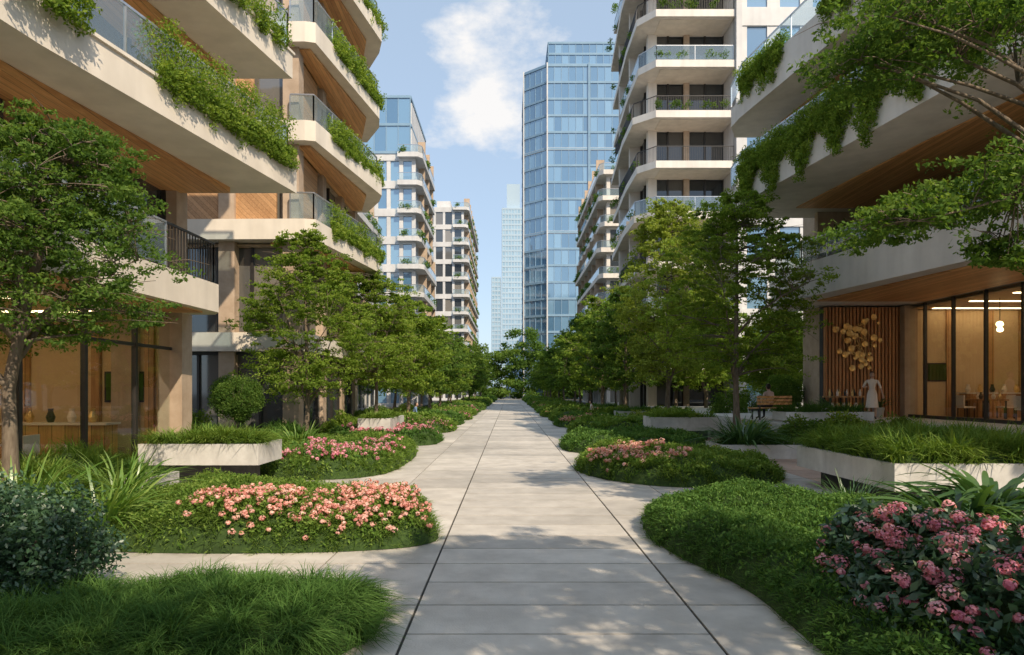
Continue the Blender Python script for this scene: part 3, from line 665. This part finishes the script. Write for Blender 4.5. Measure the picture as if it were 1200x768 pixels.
hanging('trailing_balcony_plants',(-6.7,8.5),(-6.4,10.4),7.7,.4,.3,(.1,0),16,6,'leafA')
hanging('trailing_balcony_plants',(-6.6,10),(-5.6,16.6),13.3,.4,.5,(.1,0),60,7,'leafA')

# ------------------------------------------------------------------ left second building
b=B('balcony_apartment_building')
X0=-7.4; YF=24
b.box('core_wall','stone',-17,X0-.4,YF+.5,33,0,25)
for x in (-14,-11.9,-9.9,X0-.25): b.box('stone_column','stone',x-.28,x+.28,YF-.12,YF+.44,0,24.9)
for yy in (27.2,30.2,32.8): b.box('stone_column','stone',X0-.5,X0+.04,yy-.25,yy+.25,0,24.9)
b.box('base_band','plaster',-16.5,X0+.35,YF-.3,33.3,3.35,4.0)
facade(b,(-16.5,YF+.2),(X0-.3,YF+.2),.2,3.1,1,1.1,'winC','frame','darkbase',.12,.08)
facade(b,(X0-.1,YF+.2),(X0-.1,33),.2,3.1,1,1.1,'winC','frame','darkbase',.12,.08)
zs=[7.2,10.6,14.0,17.4,20.8]
prev=4.0
for i,z in enumerate(zs):
    facade(b,(-16.5,YF+.3),(X0-.5,YF+.3),prev,z-.1-prev,1,1.3,'winC','frame','stone',.1,.09)
    facade(b,(X0-.25,YF+.3),(X0-.25,33),prev,z-.1-prev,1,1.5,'winC','frame','stone',.1,.09)
    prev=z+.75
    b.box('wood_panel','woodZ',-13.7,-9.0 if i%2 else -8.2,YF+.02,YF+.12,prev-.05,z+2.6)
    b.box('wood_panel','woodZ',X0-.2,X0-.08,24.6,26.6,prev,z+3.3)
    k=(i%2)*.25
    poly=[(-16.5,YF-.35),(X0+.35,YF-.5),(-6.7,YF-.4),(-5.75+k*.4,30.2),(-5.95,31.2),(-6.9,33.1),(-16.5,33.1)]
    b.prism('balcony_slab','plaster',poly,z,z+.7)
    b.prism('wood_soffit','woodY',[(-8.4,YF),(-7.0,YF),(-6.3,30),(-7.0,32.4),(-8.4,32.4)],z-.1,z-.003)
    railing(b,[(X0-.2,YF-.35),(-6.8,YF-.3),(-5.85,30.1),(-6.05,31.1),(-6.95,33)],z+.7,.95)
    hanging('trailing_balcony_plants',(-6.6,25.0),(-5.85,30.6),z+.85,.7,.7,(.15,0),110,20+i,'leafA',.10,80)
b.prism('roof_slab','plaster',[(-16.5,YF-.4),(-6.4,YF-.4),(-5.8,32),(-16.5,33.2)],24.4,25.1)
b.finish()

# ------------------------------------------------------------------ towers with balconies
def balcony_tower(name,x0,x1,y0,y1,H,fh,side,seed,glass='winC',bay=1.6,white='white',topglass=0,bal=1.2):
    b=B(name); rs=np.random.RandomState(seed); nf=int(H/fh)
    b.box('core_wall',white,x0+.3,x1-.3,y0+.3,y1-.3,0,nf*fh+.02)
    ntop=nf-topglass
    facade(b,(x0,y0),(x1,y0),0,fh,ntop,bay,glass,white,white,.9,.45,.16)
    if side>0: facade(b,(x1,y0),(x1,y1),0,fh,ntop,bay,glass,white,white,.5,.3,.1)
    else: facade(b,(x0,y1),(x0,y0),0,fh,ntop,bay,glass,white,white,.5,.3,.1)
    if topglass:
        for p0,p1 in (((x0,y0-.2),(x1-.4,y0-.2)),((x1-.4,y0-.2),(x1-.4,y1)),((x0,y1),(x0,y0-.2))):
            facade(b,p0,p1,ntop*fh+.5,fh,topglass,1.4,'ctw','spandrel','spandrel',.3,.1,.06)
    xe=x1 if side>0 else x0; C=[]
    for i in range(1,ntop+1):
        z=i*fh
        o=bal*(1+.18*rs.uniform(-1,1)); e=xe+side*o
        pl=[(xe-side*1.8,y0-.9),(e-side*.5,y0-.9),(e,y0-.2),(e,y1-1),(xe,y1)]
        b.prism('balcony_slab',white,pl,z-.18,z+.38)
        ps=[(xe-side*1.8,y0-.8),(e-side*.55,y0-.8),(e-side*.08,y0-.15),(e-side*.08,y1-1.1)]
        for p0,p1 in zip(ps[:-1],ps[1:]):
            b.beam('railing_glass','rail',p0,p1,.03,z+.38,z+1.2); b.beam('top_rail','metal',p0,p1,.06,z+1.2,z+1.26)
        for q in range(int((y1-y0)/2.5)):
            if rs.rand()<.55:
                yy=y0+rs.uniform(0,y1-y0-2)
                for _ in range(3): C.append((e-side*.1+rs.normal()*.1,yy+rs.normal()*.5,z+.45+rs.rand()*.5))
        if rs.rand()<.8:
            for _ in range(3): C.append((xe-side*rs.uniform(0,1.4),y0-.75,z+.5+rs.rand()*.4))
        for q in np.arange(y0+3.5,y1-1,4.5):
            b.box('party_wall','stone',min(xe,e-side*.15),max(xe,e-side*.15),q,q+.25,z+.38,z+fh-.18)
    b.box('roof_plant_room',white,x0+2,x1-2.5,y0+2,y1-3,nf*fh+.02,nf*fh+2.2 if not topglass else nf*fh+.6)
    b.finish()
    if C:
        C=np.array(C); mesh_np('balcony_plants',[(*leaves(C,np.full((len(C),3),.42),45,.26,.5,0,.4,rs),M['leafB'])])
balcony_tower('glass_topped_apartment_tower',-20,-11.2,80,94,38.5,3.25,1,5,topglass=2,bay=1.5,glass='ctw',bal=1.1)
balcony_tower('distant_apartment_tower',-16,-8.9,130,170,37,3.3,1,6,bay=1.7,bal=1.2)
balcony_tower('apartment_block',-26,-14,48,70,17,3.4,1,16,bay=1.8)
balcony_tower('distant_apartment_tower',12.3,26,85,113,29.5,3.2,-1,7,bay=1.7,white='plasterR',bal=1.3)

# ------------------------------------------------------------------ glass towers
def glass_tower(name,poly,H,fh,bw,z0=0,glass='ctw',fr='spandrel',band=.9,mull=.12):
    b=B(name); n=len(poly); nf=int(H/fh)
    cx=sum(p[0] for p in poly)/n; cy=sum(p[1] for p in poly)/n
    b.prism('core_wall',fr,[(cx+(p[0]-cx)*.985,cy+(p[1]-cy)*.985) for p in poly],z0,z0+nf*fh+.6)
    for i in range(n):
        facade(b,poly[i],poly[(i+1)%n],z0,fh,nf,bw,glass,fr,fr,band,mull,.12)
    return b
body=[(3.6,190),(3.6,164.5),(8.8,160),(25.8,160),(25.8,190)]
b=glass_tower('blue_glass_office_tower',body,78,3.9,1.7,band=.5,mull=.12)
up=[(9.2,188),(9.2,161.2),(25.4,161.2),(25.4,188)]
b.prism('upper_core','spandrel',[(9.4,187.8),(9.4,161.5),(25.2,161.5),(25.2,187.8)],78.5,84)
for i in range(4): facade(b,up[i],up[(i+1)%4],78.7,2.6,2,1.7,'ctw','spandrel','spandrel',.5,.12,.12)
b.box('vertical_rib','white',8.7,9.0,159.4,159.8,0,78.5); b.box('vertical_rib','white',3.3,3.55,164.2,164.6,0,78.5); b.box('vertical_rib','spandrel',18.4,18.8,159.5,159.85,0,78.5)
for z in (39.0,58.5): b.prism('belt_course','white',[(14.7+(p[0]-14.7)*1.012,175+(p[1]-175)*1.012) for p in body],z-.3,z+.3)
b.finish()
b=glass_tower('distant_skyscraper',[(-5.5,520),(10.5,520),(10.5,545),(-5.5,545)],142,4,2.4,glass='hazeglass',fr='hazewall',band=1.4,mull=.8)
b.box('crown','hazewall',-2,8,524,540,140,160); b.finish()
b=glass_tower('distant_skyscraper',[(-16,620),(-8,620),(-8,645),(-16,645)],104,4,2.4,glass='hazeglass',fr='hazewall',band=1.4,mull=.8); b.finish()
b=glass_tower('distant_skyscraper',[(22,480),(50,480),(50,505),(22,505)],64,4,2.4,glass='hazeglass',fr='hazewall',band=1.4,mull=.8); b.finish()
b=glass_tower('distant_skyscraper',[(-50,450),(-22,450),(-22,485),(-50,485)],44,4,2.4,glass='hazeglass',fr='hazewall',band=1.4,mull=.8); b.finish()

# ------------------------------------------------------------------ right balcony tower (mid distance)
b=B('balcony_apartment_tower')
FX0,FX1,FY=10.4,15.9,50; fh=3.55; nf=10; FE=64
b.box('core_wall','plasterR',FX0+.4,FX1+12,FY+1.2,FE,0,nf*fh+.5)
b.box('white_fin_wall','white',15.9,16.3,FY-2.2,FY+1.0,0,nf*fh+1)
facade(b,(16.35,FY-1.6),(28,FY-1.6),0,fh,nf,2.3,'ctw','white','white',1.3,.9,.12)
b.box('grey_wing','white',16.3,28,FY-1.3,FY+1.1,0,nf*fh+1)
C=[]
for i in range(nf):
    z=i*fh+.5
    facade(b,(FX0,FY+.8),(FX1,FY+.8),z,fh-.5,1,1.35,'win','frame','frame',.2,.12)
    facade(b,(FX0,FE),(FX0,FY+.8),z,fh-.5,1,1.5,'win','frame','frame',.2,.12)
    b.box('pier','plasterR',FX0-.15,FX0+.5,FY+.5,FY+1.15,z-.5,z+fh)
    b.box('pier','stone',12.9,13.3,FY+.45,FY+.72,z-.2,z+fh-.3)
    for q in (54,59): b.box('pier','plasterR',FX0-.9,FX0,q,q+.3,z-.1,z+fh-.6)
    zz=z+fh-.62; o=[0,.35,-.15,.2,0,.3,-.1][i%7]
    b.prism('balcony_slab','plasterR',[(FX0-1.2-o,FY-.6),(FX0-.1,FY-2.0),(15.88,FY-2.0),(15.88,FY+.9),(FX0+.1,FY+.9)],zz,zz+.5)
    b.prism('balcony_slab','plasterR',[(FX0+.2,FY+.92),(FX0+.2,FE),(FX0-.7-o*.5,FE),(FX0-1.2-o,FY+4),(FX0-1.2-o,FY-.58)],zz,zz+.5)
    railing(b,[(FX0-1.1-o,58),(FX0-1.1-o,FY-.5),(FX0-.05,FY-1.9),(15.8,FY-1.9)],zz+.5,1.05,bars=(i in(2,4,5,7)),step=2)
    b.box('soffit','plaster',FX0+.3,15.6,FY-1.6,FY+.6,zz-.04,zz-.003)
    if i in (3,5,6,7,8):
        for q in range(14): C.append((R.uniform(10.4,15.6),FY-1.8,zz+.8+R.rand()*.35))
    for q in range(8): C.append((FX0-1.1-o,R.uniform(50,62),zz+.75+R.rand()*.4))
b.finish()
C=np.array(C); mesh_np('balcony_plants',[(*leaves(C,np.full((len(C),3),.3),60,.16,.5,0,.4,R),M['leafB'])])

# ------------------------------------------------------------------ right near building
b=B('terraced_residence_building')
ZT=.9
b.prism('terrace_platform','concrete',[(9.0,22.5),(13,22.5),(13,14.9),(40,14.9),(40,46),(9.0,46)],0,ZT)
for s in range(5): b.box('terrace_steps','concrete',8.9-.32*(5-s),9.0-.0-.32*(4-s)+.0,29,33,.016,.16+.148*s)
shop(b,16.2,21.5,6,28.0,ZT,5.35,2,9)
b.box('shopfront_glass','glass',16.19,16.21,6,27.9,ZT+.1,5.4)
for yy in np.arange(6.2,28,1.7): b.box('shopfront_frame','frame',16.14,16.26,yy-.04,yy+.04,ZT,5.4)
b.box('shopfront_frame','frame',16.12,16.28,6,27.9,ZT,ZT+.12)
b.box('slat_backing','darkbase',12.9,16.1,28.1,28.4,ZT,5.4)
for i in range(22):
    x=12.92+i*.145; b.box('wood_slats','slat',x,x+.09,27.93,28.098,ZT,5.38)
b.box('stone_pier','stone',15.98,16.5,27.6,28.42,ZT,5.42)
b.box('back_wall','stone',12.9,30,28.42,30,0,12)
E1=[(11.0,26.0),(12.5,16.6),(13.6,9.0),(14.5,2.0)]
def slabR(z0,z1,E,part='balcony_slab',wood_in=.55,woodx=16.0,par=.0,yb=30):
    poly=[(E[0][0]+.5,yb),(E[0][0]-.02,E[0][1]+.9)]+E+[(30,E[-1][1]),(30,yb)]
    b.prism(part,'plasterR',poly,z0,z1)
    w=[(p[0]+wood_in,p[1]) for p in E]; w[0]=(w[0][0]+.3,w[0][1]+.3)
    b.prism('wood_soffit','woodY',[(woodx,E[-1][1]),*w[::-1],(woodx,w[0][1])],z0-.05,z0-.003)
slabR(5.46,6.1,E1,woodx=16.0)
for p0,p1 in zip(E1[:-1],E1[1:]): b.beam('parapet','plasterR',p0,p1,.16,6.103,6.75,off=-.1)
b.beam('parapet','plasterR',(11.3,29.8),(11.0,26.05),.16,6.103,6.75,off=-.12)
railing(b,[(11.5,29.5),(11.12,26),(12.62,16.6),(13.7,9),(14.6,2)],6.75,.85)
facade(b,(15.8,27),(15.8,2),6.1,2.9,1,1.6,'winC','frame','stone',.2,.1)
for yy in (27,23.3,19.6,15.9,12.2): b.box('stone_pier','stone',15.3,15.85,yy-.3,yy+.3,6.1,9.0)
b.box('stone_end_wall','stone',12.2,15.8,27.02,27.3,6.1,12.2)
E2=[(8.75,26),(9.75,19.3),(11.0,11),(12.4,3)]
slabR(9.05,9.75,E2,woodx=15.6,yb=28,wood_in=2.0)
for p0,p1 in zip(E2[:-1],E2[1:]): b.beam('parapet','plasterR',p0,p1,.16,9.753,10.25,off=-.1)
railing(b,[(9.1,28),(8.87,26),(9.87,19.3),(11.1,11),(12.5,3)],10.25,.85)
facade(b,(13.6,27.5),(13.6,2),9.76,2.6,1,1.6,'winC','frame','stone',.2,.1)
for yy in (27,23.3,19.6,15.9): b.box('stone_pier','stone',13.1,13.65,yy-.3,yy+.3,9.76,12.3)
b.box('white_pillar','plasterR',10.15,10.5,18.9,19.3,9.76,12.4)
E3=[(8.75,26),(9.7,19.3),(10.9,11),(12.2,3)]
slabR(12.35,13.05,E3,woodx=13.6,yb=28,wood_in=1.4)
for p0,p1 in zip(E3[:-1],E3[1:]): b.beam('parapet','plasterR',p0,p1,.16,13.053,13.6,off=-.1)
railing(b,[(9.1,28),(8.87,26),(9.82,19.3),(11.0,11)],13.6,.85)
b.finish()
hanging('trailing_balcony_plants',(8.8,25.8),(9.75,19.4),10.3,1.7,.55,(-.12,0),240,31,'leafA',.085,110)
hanging('trailing_balcony_plants',(9.8,19.0),(10.8,12.4),10.3,1.7,.55,(-.1,0),200,32,'leafA',.085,110)
hanging('trailing_balcony_plants',(8.8,25.8),(9.2,23.0),13.6,1.5,.4,(-.1,0),80,33,'leafA',.085,110)
hanging('trailing_balcony_plants',(9.5,20.5),(10.2,16),13.6,1.6,.5,(-.1,0),150,34,'leafA',.085,110)
hanging('trailing_balcony_plants',(11.5,27.5),(12.4,18.4),7.0,.1,.9,(.7,0),100,35,'leafB',.085,110)

rs=np.random.RandomState(3); gr=[]
pts=[(14.2+.42*math.sin(i*.9)+rs.normal()*.08,27.83,3.0+i*.115) for i in range(17)]
v,f=tube(pts,[.025]*len(pts),6); gr.append((v,f,np.full(len(f),.5),M['gold']))
for i in range(46):
    c=np.array(pts[rs.randint(len(pts))])+np.array([rs.normal()*.3,-.03*rs.rand(),rs.normal()*.1]); r0=rs.uniform(.07,.15)
    th=np.linspace(0,2*np.pi,9)[:-1]
    P=np.array([c]+[c+np.array([math.cos(t)*r0,-.03,math.sin(t)*r0]) for t in th]); F=np.array([[0,1+j,1+(j+1)%8,1+(j+2)%8] for j in range(0,8,2)])
    gr.append((P,F,np.full(len(F),.5),M['gold']))
    v,f=tube([pts[min(16,i%17)],c],[.01,.006],4); gr.append((v,f,np.full(len(f),.5),M['gold']))
mesh_np('brass_wall_sculpture',gr)
b=B('display_console')
b.box('top','intwood',12.6,14.0,26.9,27.5,ZT+.80,ZT+.86)
for x in (12.65,13.3,13.93):
    for yy in (26.93,27.43): b.box('leg','frame',x-.03,x+.03,yy-.03,yy+.03,ZT+.002,ZT+.8)
b.box('lower_shelf','intwood',12.68,13.92,26.97,27.42,ZT+.25,ZT+.29)
for i in range(9):
    lathe(b,'bottle',['gold','frame','cream'][i%3],(12.72+i*.15,27.1+.15*(i%2),ZT+.862),[(.001,0),(.045,.0),(.05,.12),(.02,.2),(.015,.27),(.001,.27)])
for i in range(5): lathe(b,'vase',['cream','gold'][i%2],(12.85+i*.24,27.2,ZT+.292),[(.001,0),(.06,0),(.1,.12),(.06,.26),(.05,.3)])
b.finish()
for x,yy,h in ((14.75,27.3,.95),(12.35,26.6,.8)):
    b=B('plant_pot'); lathe(b,'pot','concrete',(x,yy,ZT),[(.001,.0),(.17,.0),(.24,.4),(.21,.4),(.2,.36),(.001,.36)],16); b.finish()
    strap('potted_plant',(x,yy,ZT+.36),60,.8,.04,'strapD',int(x*10),.1)

# ------------------------------------------------------------------ benches
def bench(loc,rot=0):
    b=B('park_bench')
    for i in range(4): b.box('seat_slat','woodY',-.8,.8,-.22+i*.115,-.22+i*.115+.1,.41,.45)
    for i in range(3): b.box('back_slat','woodY',-.8,.8,.26,.29,.55+i*.12,.64+i*.12)
    for x in (-.65,.62):
        b.box('leg','frame',x,x+.04,-.2,-.15,0,.41); b.box('leg','frame',x,x+.04,.2,.255,0,.86); b.box('leg','frame',x,x+.04,-.15,.2,.36,.405)
    e=b.finish(loc); e.rotation_euler=(0,0,rot)
bench((9.75,25.6,ZT),math.radians(200)); bench((-5.2,36.6,.016),math.radians(100)); bench((5.35,43.5,.016),math.radians(-100))

# ------------------------------------------------------------------ people
def person(name,loc,rot,joints,bones,cloth,skirt=None,scale=1.):
    names=list(joints); idx={n:i for i,n in enumerate(names)}
    V=[joints[n][0] for n in names]; rad=[joints[n][1] for n in names]; E=[(idx[a],idx[c]) for a,c,_ in bones]
    lab=[(np.array(joints[a][0]),np.array(joints[c][0]),l) for a,c,l in bones]
    for s in (-1,1):
        w=np.array(joints['wrist%+d'%s][0]); e=np.array(joints['elbow%+d'%s][0]); d=(w-e)/np.linalg.norm(w-e)
        sd=np.cross(d,[0,1,0.2]); sd/=np.linalg.norm(sd); nn=np.cross(d,sd)
        pi=len(V); V.append(tuple(w+d*.05)); rad.append(.028); E.append((idx['wrist%+d'%s],pi)); lab.append((w,w+d*.08,'skin'))
        for k in range(4):
            o=(k-1.5)*.019; l=[.062,.075,.07,.055][k]
            p1=w+d*.085+sd*o; p2=p1+d*l*.5+nn*.008; p3=p2+d*l*.45+nn*.02
            a=len(V); V+= [tuple(p1),tuple(p2),tuple(p3)]; rad+=[.010,.0085,.007]; E+=[(pi,a),(a,a+1),(a+1,a+2)]; lab.append((p1,p3,'skin'))
        p1=w+d*.04+sd*.035; p2=p1+d*.03+sd*.015; a=len(V); V+=[tuple(p1),tuple(p2)]; rad+=[.011,.009]; E+=[(pi,a),(a,a+1)]; lab.append((p1,p2,'skin'))
    me=bpy.data.meshes.new('tmp'); me.from_pydata(V,E,[]); ob=bpy.data.objects.new('tmp',me); COL.objects.link(ob)
    bpy.context.view_layer.objects.active=ob
    md=ob.modifiers.new('s','SKIN'); md.use_smooth_shade=True
    for i,r in enumerate(rad): me.skin_vertices[0].data[i].radius=(r,r*.85 if i<4 else r)
    me.skin_vertices[0].data[0].use_root=True
    sb=ob.modifiers.new('b','SUBSURF'); sb.levels=2; sb.render_levels=2
    dg=bpy.context.evaluated_depsgraph_get(); nm=bpy.data.meshes.new_from_object(ob.evaluated_get(dg))
    bpy.data.objects.remove(ob)
    mats=['skin']+sorted(set(cloth.values())-{'skin'}); nm.materials.clear()
    for m in mats: nm.materials.append(M[m])
    for p in nm.polygons:
        c=np.array(p.center); best=9;bl='skin'
        for a,e,l in lab:
            ab=e-a;t=min(1,max(0,(c-a)@ab/(ab@ab+1e-9)));dd=np.linalg.norm(c-a-t*ab)
            if dd<best: best=dd;bl=l
        p.material_index=mats.index(cloth.get(bl,'skin')); p.use_smooth=True
    root=bpy.data.objects.new(name,None); COL.objects.link(root)
    bo=bpy.data.objects.new('body',nm); COL.objects.link(bo); bo.parent=root
    import bmesh
    hc=Vector(joints['head'][0])
    def ell(nm_,c,r,mat,seg=20,cut=None):
        bm=bmesh.new(); bmesh.ops.create_uvsphere(bm,u_segments=seg,v_segments=seg//2+2,radius=1)
        for v in bm.verts: v.co=Vector((v.co.x*r[0],v.co.y*r[1],v.co.z*r[2]))
        if cut:
            bmesh.ops.delete(bm,geom=[v for v in bm.verts if cut(v.co)],context='VERTS')
        for v in bm.verts: v.co+=Vector(c)
        m2=bpy.data.meshes.new(nm_); bm.to_mesh(m2); bm.free(); m2.materials.append(M[mat])
        for p in m2.polygons: p.use_smooth=True
        o=bpy.data.objects.new(nm_,m2); COL.objects.link(o); o.parent=root
    ell('head',hc,(.075,.092,.112),'skin'); ell('hair',hc+Vector((0,.014,.018)),(.086,.098,.114),'hair',24,lambda c:c.y<-.045 and c.z<.055)
    ell('nose',hc+Vector((0,-.093,-.008)),(.011,.016,.02),'skin',10); ell('mouth',hc+Vector((0,-.082,-.052)),(.022,.01,.007),'petal2',10)
    for s in (-1,1):
        ell('eye',hc+Vector((s*.03,-.082,.008)),(.012,.01,.007),'navy',10); ell('ear',hc+Vector((s*.077,.0,-.005)),(.011,.02,.03),'skin',10)
    if name.startswith('standing'): ell('hair_bun',hc+Vector((0,.10,.06)),(.045,.045,.045),'hair',14)
    if skirt:
        bm=bmesh.new(); rings=[]
        for (z,rx,ry) in skirt:
            rings.append([bm.verts.new((math.cos(t)*rx*(1+.06*math.sin(9*t)*(1.0-z)),math.sin(t)*ry*(1+.06*math.sin(9*t+1)*(1.0-z)),z)) for t in np.linspace(0,2*np.pi,37)[:-1]])
        for r0,r1 in zip(rings[:-1],rings[1:]):
            for i in range(36): bm.faces.new((r0[i],r0[(i+1)%36],r1[(i+1)%36],r1[i]))
        m2=bpy.data.meshes.new('skirt'); bm.to_mesh(m2); bm.free(); m2.materials.append(M['cream'])
        for p in m2.polygons: p.use_smooth=True
        o=bpy.data.objects.new('skirt',m2); COL.objects.link(o); o.parent=root
    root.location=loc; root.rotation_euler=(0,0,rot); root.scale=(scale,)*3
def arms(J,Bn,sh,el,wr):
    for s in (-1,1):
        J['sho%+d'%s]=((s*sh[0],sh[1],sh[2]),.05); e=el[s]; w=wr[s]
        J['elbow%+d'%s]=(e,.038); J['wrist%+d'%s]=(w,.024)
        Bn+=[('chest','sho%+d'%s,'top'),('sho%+d'%s,'elbow%+d'%s,'top'),('elbow%+d'%s,'wrist%+d'%s,'fore')]
def standing():
    J={'pelvis':((0,0,.94),.125),'waist':((0,0,1.08),.10),'chest':((0,.01,1.30),.13),'neck':((0,.01,1.45),.05),'head':((0,-.01,1.58),.06)}
    Bn=[('pelvis','waist','top'),('waist','chest','top'),('chest','neck','top'),('neck','head','skin')]
    arms(J,Bn,(.175,.01,1.38),{-1:(-.29,.04,1.14),1:(.28,.03,1.11)},{-1:(-.20,-.20,1.16),1:(.33,-.05,.87)})
    for s in (-1,1):
        J['hip%+d'%s]=((s*.09,0,.88),.085);J['knee%+d'%s]=((s*.10,-.02,.48),.055);J['ank%+d'%s]=((s*.10,.02,.08),.036);J['toe%+d'%s]=((s*.11,-.13,.03),.03)
        Bn+=[('pelvis','hip%+d'%s,'leg'),('hip%+d'%s,'knee%+d'%s,'leg'),('knee%+d'%s,'ank%+d'%s,'shin'),('ank%+d'%s,'toe%+d'%s,'shoe')]
    return J,Bn
def seated(lean=-.06):
    J={'pelvis':((0,0,.56),.13),'waist':((0,.0,.70),.12),'chest':((0,lean,.93),.14),'neck':((0,lean-.01,1.09),.052),'head':((0,lean-.04,1.21),.06)}
    Bn=[('pelvis','waist','top'),('waist','chest','top'),('chest','neck','top'),('neck','head','skin')]
    arms(J,Bn,(.185,lean,1.01),{-1:(-.25,lean-.05,.76),1:(.25,lean-.05,.76)},{-1:(-.12,-.30,.68),1:(.10,-.31,.69)})
    for s in (-1,1):
        J['hip%+d'%s]=((s*.10,-.04,.54),.085);J['knee%+d'%s]=((s*.12,-.46,.52),.06);J['ank%+d'%s]=((s*.12,-.46,.09),.038);J['toe%+d'%s]=((s*.13,-.62,.03),.032)
        Bn+=[('pelvis','hip%+d'%s,'leg'),('hip%+d'%s,'knee%+d'%s,'leg'),('knee%+d'%s,'ank%+d'%s,'leg'),('ank%+d'%s,'toe%+d'%s,'shoe')]
    return J,Bn
J,Bn=standing(); person('standing_woman',(13.6,25.6,ZT),math.radians(-25),J,Bn,{'top':'cream','fore':'skin','leg':'cream','shin':'skin','shoe':'shoe'},skirt=[(1.04,.12,.11),(.9,.165,.135),(.7,.18,.15),(.5,.20,.17),(.42,.21,.18)],scale=1.05)
J,Bn=seated(); person('seated_man',(9.75,25.55,ZT),math.radians(200),J,Bn,{'top':'pinkc','fore':'skin','leg':'navy','shoe':'shoe'})
J,Bn=seated(-.12); person('seated_man',(-5.15,36.6,.016),math.radians(100),J,Bn,{'top':'bluec','fore':'skin','leg':'navy','shoe':'shoe'})
J,Bn=seated(-.08); person('seated_woman',(5.3,43.5,.016),math.radians(-100),J,Bn,{'top':'cream','fore':'skin','leg':'navy','shoe':'shoe'})

# ------------------------------------------------------------------ sky, sun, camera
EL=math.radians(41); hx,hy=.52,-.854
W=bpy.data.worlds.new('World'); S.world=W; W.use_nodes=True; nt=W.node_tree; nt.nodes.clear(); L=nt.links.new
sky=N(nt,'ShaderNodeTexSky',sky_type='NISHITA'); sky.sun_disc=False; sky.sun_elevation=EL; sky.sun_rotation=math.atan2(hx,hy); sky.dust_density=1.0; sky.air_density=1.0; sky.ozone_density=1.2
tc=N(nt,'ShaderNodeTexCoord'); mp=N(nt,'ShaderNodeMapping'); mp.inputs['Scale'].default_value=(2.6,2.6,4.4); L(tc.outputs['Generated'],mp.inputs[0])
no=N(nt,'ShaderNodeTexNoise'); no.inputs['Scale'].default_value=2.1; no.inputs['Detail'].default_value=9; no.inputs['Roughness'].default_value=.6; L(mp.outputs[0],no.inputs[0])
dist=N(nt,'ShaderNodeVectorMath',operation='DISTANCE'); L(tc.outputs['Generated'],dist.inputs[0]); dist.inputs[1].default_value=(-.03,.92,.39)
mr=N(nt,'ShaderNodeMapRange'); mr.inputs['From Min'].default_value=.0; mr.inputs['From Max'].default_value=.15; mr.inputs['To Min'].default_value=.20; mr.inputs['To Max'].default_value=-.04; L(dist.outputs['Value'],mr.inputs[0])
ad=N(nt,'ShaderNodeMath',operation='ADD'); L(no.outputs[0],ad.inputs[0]); L(mr.outputs[0],ad.inputs[1])
cr=N(nt,'ShaderNodeValToRGB'); cr.color_ramp.elements[0].position=.57; cr.color_ramp.elements[1].position=.72; cr.color_ramp.elements[0].color=(0,0,0,1); cr.color_ramp.elements[1].color=(.9,.9,.9,1); L(ad.outputs[0],cr.inputs[0])
hz=N(nt,'ShaderNodeMixRGB'); hz.inputs[0].default_value=.55; hz.inputs[2].default_value=(4.4,5.5,6.8,1); L(sky.outputs[0],hz.inputs[1])
mx=N(nt,'ShaderNodeMixRGB'); L(cr.outputs[0],mx.inputs[0]); L(hz.outputs[0],mx.inputs[1]); mx.inputs[2].default_value=(6.8,6.6,6.4,1)
bg=N(nt,'ShaderNodeBackground'); bg.inputs[1].default_value=.15; L(mx.outputs[0],bg.inputs[0])
wo=N(nt,'ShaderNodeOutputWorld'); L(bg.outputs[0],wo.inputs[0])
sun=bpy.data.lights.new('sun','SUN'); sun.energy=5.0; sun.angle=math.radians(.5); sun.color=(1,.85,.64)
so=bpy.data.objects.new('sun',sun); COL.objects.link(so)
sd=Vector((hx*math.cos(EL),hy*math.cos(EL),math.sin(EL))); so.rotation_euler=sd.to_track_quat('Z','Y').to_euler(); so.location=(20,-30,40)
cam=bpy.data.cameras.new('camera'); cam.lens=24; cam.sensor_width=36; cam.shift_y=.061; cam.shift_x=.0025; cam.clip_end=5000; cam.clip_start=.05
co=bpy.data.objects.new('camera',cam); COL.objects.link(co); co.location=(0,0,2); co.rotation_euler=(math.radians(90),0,0); S.camera=co
